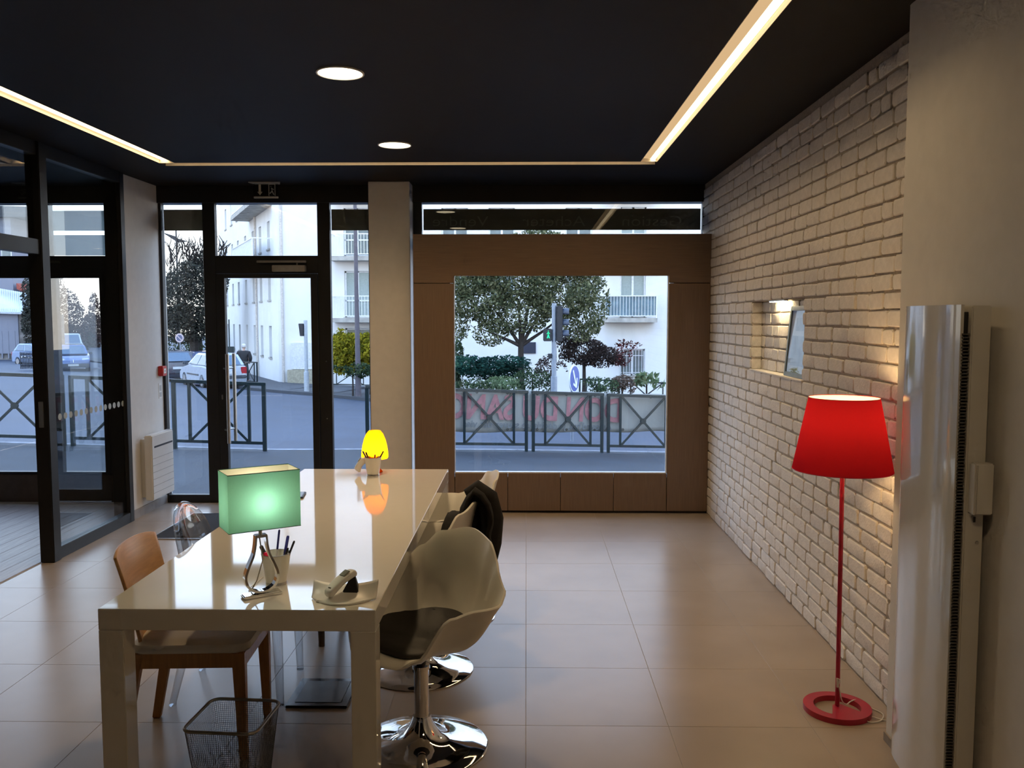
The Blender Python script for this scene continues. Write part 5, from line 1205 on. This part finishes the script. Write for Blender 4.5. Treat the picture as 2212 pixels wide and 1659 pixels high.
# ------------------------------------------------------------------ cars
TYRE = mat('black_tyre', (0.015, 0.015, 0.016), 0.8); HUB = mat('grey_hubcap', (0.30, 0.31, 0.33), 0.35, 0.6); CGLASS = mat('tinted_car_glass', (0.10, 0.16, 0.24), 0.08, var=0.05)
TAIL = mat('red_tail_light', (0.38, 0.02, 0.03), 0.25); HEADL = mat('clear_head_light', (0.55, 0.60, 0.66), 0.15); BUMP = mat('dark_bumper_plastic', (0.05, 0.06, 0.075), 0.5); PLATE = mat('number_plate', (0.6, 0.62, 0.62), 0.5)
def car(label, px, Y, head_deg, paint, L=3.65, W=1.62, H=1.42, lit=False):
    g = gbase(px, Y); g.z -= 0.10; t = thing('car', label, 'car', g, R(head_deg), 'cars on the side street'); hw_ = W / 2; hl = L / 2
    prof = [(-hl, 0.32), (-hl - 0.02, 0.60), (-hl + 0.04, 0.92), (-hl + 0.55, 0.96), (hl * 0.34, 0.93), (hl * 0.78, 0.80), (hl - 0.04, 0.62), (hl, 0.42), (hl - 0.04, 0.24), (-hl + 0.05, 0.22)]
    b = MB()
    secs = [(-1.0, 0.93), (-0.93, 1.0), (0.93, 1.0), (1.0, 0.93)]
    n = len(prof); V = []
    for s_, sc_ in secs: V += [(x * (1 if sc_ == 1 else 0.985), s_ * hw_, 0.55 + (z - 0.55) * (1 if sc_ == 1 else 0.92)) for x, z in prof]
    F = [list(range(n))[::-1], [3 * n + i for i in range(n)]]
    for k in range(3):
        for i in range(n): F.append([k * n + i, k * n + (i + 1) % n, (k + 1) * n + (i + 1) % n, (k + 1) * n + i])
    b.add(V, F).out('body', paint, t, smooth=40, bev=0.03)
    zb, zt = 0.92, H; rb_, fb, rt_, ft = -hl + 0.06, hl * 0.52, -hl + 0.42, hl * 0.06
    cabb = [(rb_, -hw_ * .95, zb), (fb, -hw_ * .93, zb), (fb, hw_ * .93, zb), (rb_, hw_ * .95, zb)]; cabt = [(rt_, -hw_ * .72, zt), (ft, -hw_ * .72, zt), (ft, hw_ * .72, zt), (rt_, hw_ * .72, zt)]
    MB().hexa(cabb, cabt).out('cabin', paint, t, smooth=30, bev=0.05)
    lp = lambda a, c_, f: Vector(a).lerp(Vector(c_), f)
    def glass(i, j, nm, f0, f1, m0, m1):
        b0, b1, t0, t1 = Vector(cabb[i]), Vector(cabb[j]), Vector(cabt[i]), Vector(cabt[j])
        q = [lp(lp(b0, b1, f0), lp(t0, t1, f0), m0), lp(lp(b0, b1, f1), lp(t0, t1, f1), m0), lp(lp(b0, b1, f1), lp(t0, t1, f1), m1), lp(lp(b0, b1, f0), lp(t0, t1, f0), m1)]
        n_ = (q[1] - q[0]).cross(q[3] - q[0]).normalized() * 0.012
        MB().hexa([v - n_ for v in q], [v + n_ for v in q]).out(nm, CGLASS, t, bev=0.004)
    glass(1, 2, 'windscreen', 0.07, 0.93, 0.08, 0.90); glass(3, 0, 'rear_window', 0.10, 0.90, 0.10, 0.86)
    for (i, j) in ((0, 1), (2, 3)):
        glass(i, j, 'side_window', 0.10 if i == 0 else 0.55, 0.46 if i == 0 else 0.90, 0.10, 0.86); glass(i, j, 'side_window', 0.50 if i == 0 else 0.12, 0.88 if i == 0 else 0.51, 0.10, 0.86)
    for sx_ in (-1, 1):
        for sy_ in (-1, 1):
            x, y = sx_ * L * 0.315, sy_ * (hw_ - 0.09)
            w_ = MB().tube([(x, y - 0.09, 0.29), (x, y + 0.09, 0.29)], 0.29, 20).out('wheel', TYRE, t, smooth=40)
            MB().tube([(x, y + sy_ * 0.085, 0.29), (x, y + sy_ * 0.098, 0.29)], 0.18, 16).out('hubcap', HUB, w_, smooth=40)
    for sy_ in (-1, 1):
        MB().box(-hl - 0.025, -hl + 0.10, sy_ * hw_ * 0.70, sy_ * hw_ * 0.985, 0.60, 0.88).out('tail_light', glow('lit_tail_light', (1.0, 0.06, 0.05), 1.2) if lit and sy_ == -1 else TAIL, t, bev=0.02)
        MB().hexa([(hl - 0.24, sy_ * hw_ * .50, 0.56), (hl - 0.02, sy_ * hw_ * .52, 0.54), (hl - 0.08, sy_ * hw_ * .96, 0.56), (hl - 0.30, sy_ * hw_ * .97, 0.58)][::sy_], [(hl - 0.30, sy_ * hw_ * .50, 0.74), (hl - 0.12, sy_ * hw_ * .52, 0.70), (hl - 0.20, sy_ * hw_ * .96, 0.72), (hl - 0.36, sy_ * hw_ * .97, 0.76)][::sy_]).out('head_light', HEADL, t, bev=0.02)
        MB().box(hl * 0.40, hl * 0.47, sy_ * hw_ * .96, sy_ * (hw_ + 0.16), 0.93, 1.04).out('mirror', BUMP, t, bev=0.02)
        MB().box(-hl * 0.42, hl * 0.42, sy_ * (hw_ - 0.01), sy_ * (hw_ + 0.012), 0.52, 0.58).out('side_strip', BUMP, t)
    MB().box(-hl - 0.06, -hl + 0.06, -hw_ * 0.97, hw_ * 0.97, 0.42, 0.55).out('bumper', BUMP, t, bev=0.03)
    MB().box(hl - 0.07, hl + 0.05, -hw_ * 0.94, hw_ * 0.94, 0.26, 0.46).out('bumper', BUMP, t, bev=0.03)
    MB().box(-hl - 0.045, -hl - 0.015, -0.26, 0.26, 0.62, 0.73).out('number_plate', PLATE, t); MB().box(hl + 0.045, hl + 0.06, -0.26, 0.26, 0.33, 0.44).out('number_plate', PLATE, t)
    MB().bar((hl - 0.035, 0, 0.52), (hl - 0.06, 0, 0.66), 0.09, 0.02).out('badge', CHROME, t)
    return t
car('silver-white hatchback parked behind the glass door, tail to the viewer', 456, 36.0, 128, mat('silver_white_paint', (0.42, 0.48, 0.57), 0.3, 0.2, coat=0.5))
car('dark hatchback with lit red tail light left of the silver car', 368, 40.5, 122, mat('charcoal_paint', (0.06, 0.065, 0.085), 0.25, 0.3, coat=0.6), lit=True)
car('dark blue car parked behind the silver hatchback', 432, 47.0, 120, mat('navy_paint', (0.04, 0.05, 0.12), 0.3, 0.3, coat=0.5))
car('blue hatchback facing the viewer, seen through the glass partition', 155, 48.0, -62, mat('metallic_blue_paint', (0.075, 0.13, 0.30), 0.28, 0.4, coat=0.6))
car('pale blue car half hidden behind the dark railings on the far left', 84, 55.0, -30, mat('pale_blue_paint', (0.20, 0.30, 0.50), 0.3, 0.3, coat=0.6))
car('light van roof showing just above the blue hatchback', 152, 72.0, -62, mat('white_van_paint', (0.55, 0.60, 0.66), 0.4), 4.2, 1.8, 1.75)

# ------------------------------------------------------------------ walking person seen from behind
pg = gbase(525, 39.0); ps = thing('person', 'person with white hair in a dark jacket walking away on the far pavement', 'person', pg, R(-10))
def skin(name, joints, edges, m, parent, sub=2):
    me = bpy.data.meshes.new(name); me.from_pydata([j[:3] for j in joints], edges, []); me.materials.append(m)
    o = link(name, me, parent); sk = o.modifiers.new('skin', 'SKIN'); sk.use_smooth_shade = True
    for v, j in zip(me.skin_vertices[0].data, joints): v.radius = (j[3], j[4] if len(j) > 4 else j[3]); 
    me.skin_vertices[0].data[0].use_root = True
    s_ = o.modifiers.new('sub', 'SUBSURF'); s_.levels = sub; s_.render_levels = sub; return o
SKINM = mat('skin', (0.50, 0.32, 0.25), 0.6); JACK = mat('dark_jacket', (0.020, 0.019, 0.022), 0.8, var=0.1); TROU = mat('slate_trousers', (0.035, 0.048, 0.055), 0.8); HAIR = mat('white_hair', (0.60, 0.58, 0.56), 0.7)
J = [(0, 0, 0.95, .13, .10), (0, 0, 1.15, .13, .10), (0, 0, 1.36, .15, .10), (0, 0, 1.46, .06), (0, 0.02, 1.52, .055), (0, 0.03, 1.60, .085, .095), (0, 0.03, 1.68, .07, .085),
     (-.20, 0, 1.38, .055), (-.25, 0.0, 1.12, .042), (-.22, 0.10, 0.92, .034), (-.20, .13, .84, .025), (.20, 0, 1.38, .055), (.25, 0, 1.12, .042), (.22, .10, .92, .034), (.20, .13, .84, .025),
     (-.10, 0, .86, .085), (-.10, .05, .48, .06), (-.10, -.08, .09, .042), (-.10, .06, .035, .035), (.10, 0, .86, .085), (.10, .12, .48, .06), (.10, .16, .09, .042), (.10, .28, .04, .035)]
E_ = [(0, 1), (1, 2), (2, 3), (3, 4), (4, 5), (5, 6), (2, 7), (7, 8), (8, 9), (9, 10), (2, 11), (11, 12), (12, 13), (13, 14), (0, 15), (15, 16), (16, 17), (17, 18), (0, 19), (19, 20), (20, 21), (21, 22)]
skin('body', J, E_, SKINM, ps)
JJ = [(0, 0, 0.86, .22, .16), (0, 0, 1.10, .23, .16), (0, 0, 1.34, .23, .15), (0, 0, 1.46, .10, .09), (-.25, 0, 1.36, .10), (-.33, 0, 1.12, .09), (-.25, .10, .92, .06), (.25, 0, 1.36, .10), (.33, 0, 1.12, .09), (.25, .10, .92, .06)]
skin('jacket', JJ, [(0, 1), (1, 2), (2, 3), (2, 4), (4, 5), (5, 6), (2, 7), (7, 8), (8, 9)], JACK, ps)
skin('trousers', [(0, 0, .92, .16, .12), (-.10, 0, .82, .105), (-.10, .05, .48, .08), (-.10, -.07, .10, .065), (.10, 0, .82, .105), (.10, .12, .48, .08), (.10, .16, .10, .065)], [(0, 1), (1, 2), (2, 3), (0, 4), (4, 5), (5, 6)], TROU, ps)
MB().lathe([(0.0, 0.125), (0.05, 0.115), (0.09, 0.07), (0.10, 0.02), (0.095, -0.03), (0.07, -0.06), (0.0, -0.07)][::-1], 20, (0, 0.02, 1.645)).out('hair', HAIR, ps, smooth=60)
for s_, y in ((-1, -0.02), (1, 0.22)): MB().box(s_ * 0.10 - 0.045, s_ * 0.10 + 0.045, y - 0.10, y + 0.16, 0.0, 0.08).out('shoe', DARKM, ps, bev=0.02)
MB().lathe([(0.0, -0.01), (0.014, 0.0), (0.0, 0.03)], 8, (0, 0.125, 1.60)).out('nose', SKINM, ps, smooth=60)
for s_ in (-1, 1): MB().lathe([(0.0, -0.03), (0.014, 0.0), (0.0, 0.03)], 8, (s_ * 0.088, 0.02, 1.60)).out('ear', SKINM, ps, smooth=60)

# ------------------------------------------------------------------ far left: low house, wall and railings
hs = thing('house', 'low grey house with pale corrugated roof at the far left', 'house', gbase(20, 63.0)); hx, hz = hs.location.x, hs.location.z; Hk = lambda px, py, d=0: at(px, py, 63.0 + d) - Vector((hx, 63.0, hz))
GREYW = mat('lilac_grey_wall', (0.24, 0.25, 0.30), 0.85, var=0.04); RUB = mat('rubble_stone_wall', (0.19, 0.175, 0.165), 0.9, var=0.3, scale=1.6, bump=0.6, bscale=6); ROOFP = mat('pale_corrugated_roof', (0.52, 0.57, 0.60), 0.6, var=0.04); ROOFR = mat('red_tile_roof', (0.30, 0.07, 0.05), 0.8, var=0.15, scale=6)
a, c_ = Hk(-160, 672), Hk(42, 764); MB().box(a.x, c_.x, 0, 4, c_.z, a.z).out('render_panel', GREYW, hs)
a, c_ = Hk(-160, 676), Hk(80, 800); MB().box(a.x, c_.x, 0.08, 4, -0.3, a.z - 0.1).out('rubble_wall', RUB, hs)
r0, r1, r2, r3 = Hk(-160, 672, -0.4), Hk(78, 680, -0.4), Hk(78, 640, 4), Hk(-160, 600, 4)
dz = Vector((0, 0, 0.12)); MB().hexa([r0, r1, r2, r3], [r0 + dz, r1 + dz, r2 + dz, r3 + dz]).out('roof', ROOFP, hs)
b = MB()
for k in range(60):
    f = k / 59; p, q = r0.lerp(r1, f) + dz, r3.lerp(r2, f) + dz; b.bar(p, q, 0.06, 0.05)
tag(b.out('roof_corrugations', ROOFP, hs), kind='stuff')
for k in range(3): q = Hk(6 + 14 * k, 790); MB().box(q.x - 0.05, q.x + 0.05, -0.02, 0.06, 0.0, 2.0).out('pilaster', GREYW, hs)
h2 = thing('house', 'grey gabled house with red tile roof behind the pale roof', 'house', gbase(-10, 92.0)); hx, hz = h2.location.x, h2.location.z; Hk = lambda px, py, d=0: at(px, py, 92.0 + d) - Vector((hx, 92.0, hz))
a, c_ = Hk(-220, 470), Hk(32, 700); MB().box(a.x, c_.x, 0, 8, 0, a.z).out('wall', GREYW, h2)
r0, r1, r2, r3 = Hk(-220, 470, -0.5), Hk(62, 628, -0.5), Hk(40, 600, 5), Hk(-220, 440, 5)
a, c_ = Hk(-220, 505, -0.6), Hk(78, 440, 9)
P = [(Hk(-220, 0).x, Hk(0, 470).z), (Hk(66, 0).x, Hk(0, 470).z), (Hk(50, 0).x, Hk(0, 448).z), (Hk(-220, 0).x, Hk(0, 438).z)]
MB().prism(P, lambda u, v, d: (u, d, v), -0.6, 9).out('roof', mat('slate_roof', (0.06, 0.065, 0.075), 0.8, var=0.15), h2)
e0, e1 = Hk(40, 612), Hk(62, 628); MB().prism([(e0.x, e0.z), (e1.x, e1.z - 0.1), (e1.x, e1.z - 0.4), (e0.x, e0.z - 0.6)], lambda u, v, d: (u, d, v), -0.4, 5).out('lean_to_roof', ROOFR, h2)
for (x0, x1, y0, y1) in ((-60, -30, 520, 560), (4, 24, 520, 556), (-60, -30, 600, 640)):
    a, c_ = Hk(x0, y1), Hk(x1, y0); w_ = MB().box(a.x, c_.x, -0.05, 0.05, a.z, c_.z).out('window', WINW, h2); MB().box(a.x + .08, c_.x - .08, -0.07, -0.05, a.z + .08, c_.z - .08).out('pane', DARKG, w_)
rl = thing('railing', 'dark iron railings with painted glints by the stone wall', 'railing', gbase(60, 44.0))
w0, w1 = gbase(41, 44.0) - Vector(rl.location), gbase(92, 46.5) - Vector(rl.location)
MB().bar(w0 + Vector((0, 0, 0.75)), w1 + Vector((0, 0, 0.75)), 0.04, 0.05).bar(w0 + Vector((0, 0, 0.15)), w1 + Vector((0, 0, 0.15)), 0.04, 0.05).out('rail', DARKM, rl)
b = MB()
for k in range(17): q = w0.lerp(w1, k / 16); b.bar(q, q + Vector((0, 0, 0.86)), 0.035, 0.035)
tag(b.out('bars', DARKM, rl), kind='stuff')
gt = mat('painted_glint', (0.75, 0.70, 0.58), 0.3)  # glints on the railings, put in as small pale beads
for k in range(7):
    q = w0.lerp(w1, (k + 0.5) / 7.2); MB().lathe([(0.0, -0.05), (0.05, 0.0), (0.0, 0.05)], 8, (q.x, q.y - 0.05, q.z + 0.60 + 0.04 * math.sin(k * 2))).out('glint_bead', gt, rl, smooth=60)

# ------------------------------------------------------------------ what each piece of the setting is
for nm, lb, ct_ in (('floor', 'taupe porcelain tile floor of the office', 'floor'), ('floor_bay', 'grey plank floor of the room behind the glass partition', 'floor'),
                    ('ceiling', 'matt black ceiling with recessed light channels', 'ceiling'), ('wall_back', 'plain white wall behind the viewer', 'wall'), ('wall_bay', 'white side wall of the neighbouring room', 'wall'),
                    ('wall_pier', 'plain white pier on the right carrying the tall heater', 'wall'), ('baseboard_pier', 'thin grey skirting at the foot of the white pier', 'baseboard'),
                    ('wall_right', 'white painted brick wall with a small lit niche', 'wall'), ('wall_left', 'white wall end with radiator between partition and entrance', 'wall'),
                    ('baseboard_left', 'grey skirting below the radiator', 'baseboard'), ('column', 'white square column between door and oak surround', 'column'), ('trim_1', 'black head beam above the shop front', 'trim'),
                    ('window_1', 'narrow black-framed window left of the entrance door', 'window'), ('window_2', 'clear fanlight above the entrance door', 'window'), ('door_1', 'black-framed glass entrance door with long steel handle', 'door'),
                    ('window_3', 'narrow black-framed window between door and white column', 'window'), ('window_4', 'long low window with mirrored sign words above the oak surround', 'window'),
                    ('window_5', 'black-framed windows of the room behind the partition', 'window'), ('wall_partition', 'black-framed glass partition with a row of dots on the left', 'partition'),
                    ('wall_front', 'low outer wall under the shop window', 'wall'), ('road', 'blue-grey asphalt road outside', 'road'), ('pavement_near', 'dark asphalt pavement in front of the shop', 'pavement'),
                    ('kerb_near', 'granite kerb under the near barriers', 'kerb'), ('pavement_far', 'grey pavement across the road', 'pavement')):
    if nm in bpy.data.objects: tag(bpy.data.objects[nm], lb, ct_, None, 'structure')
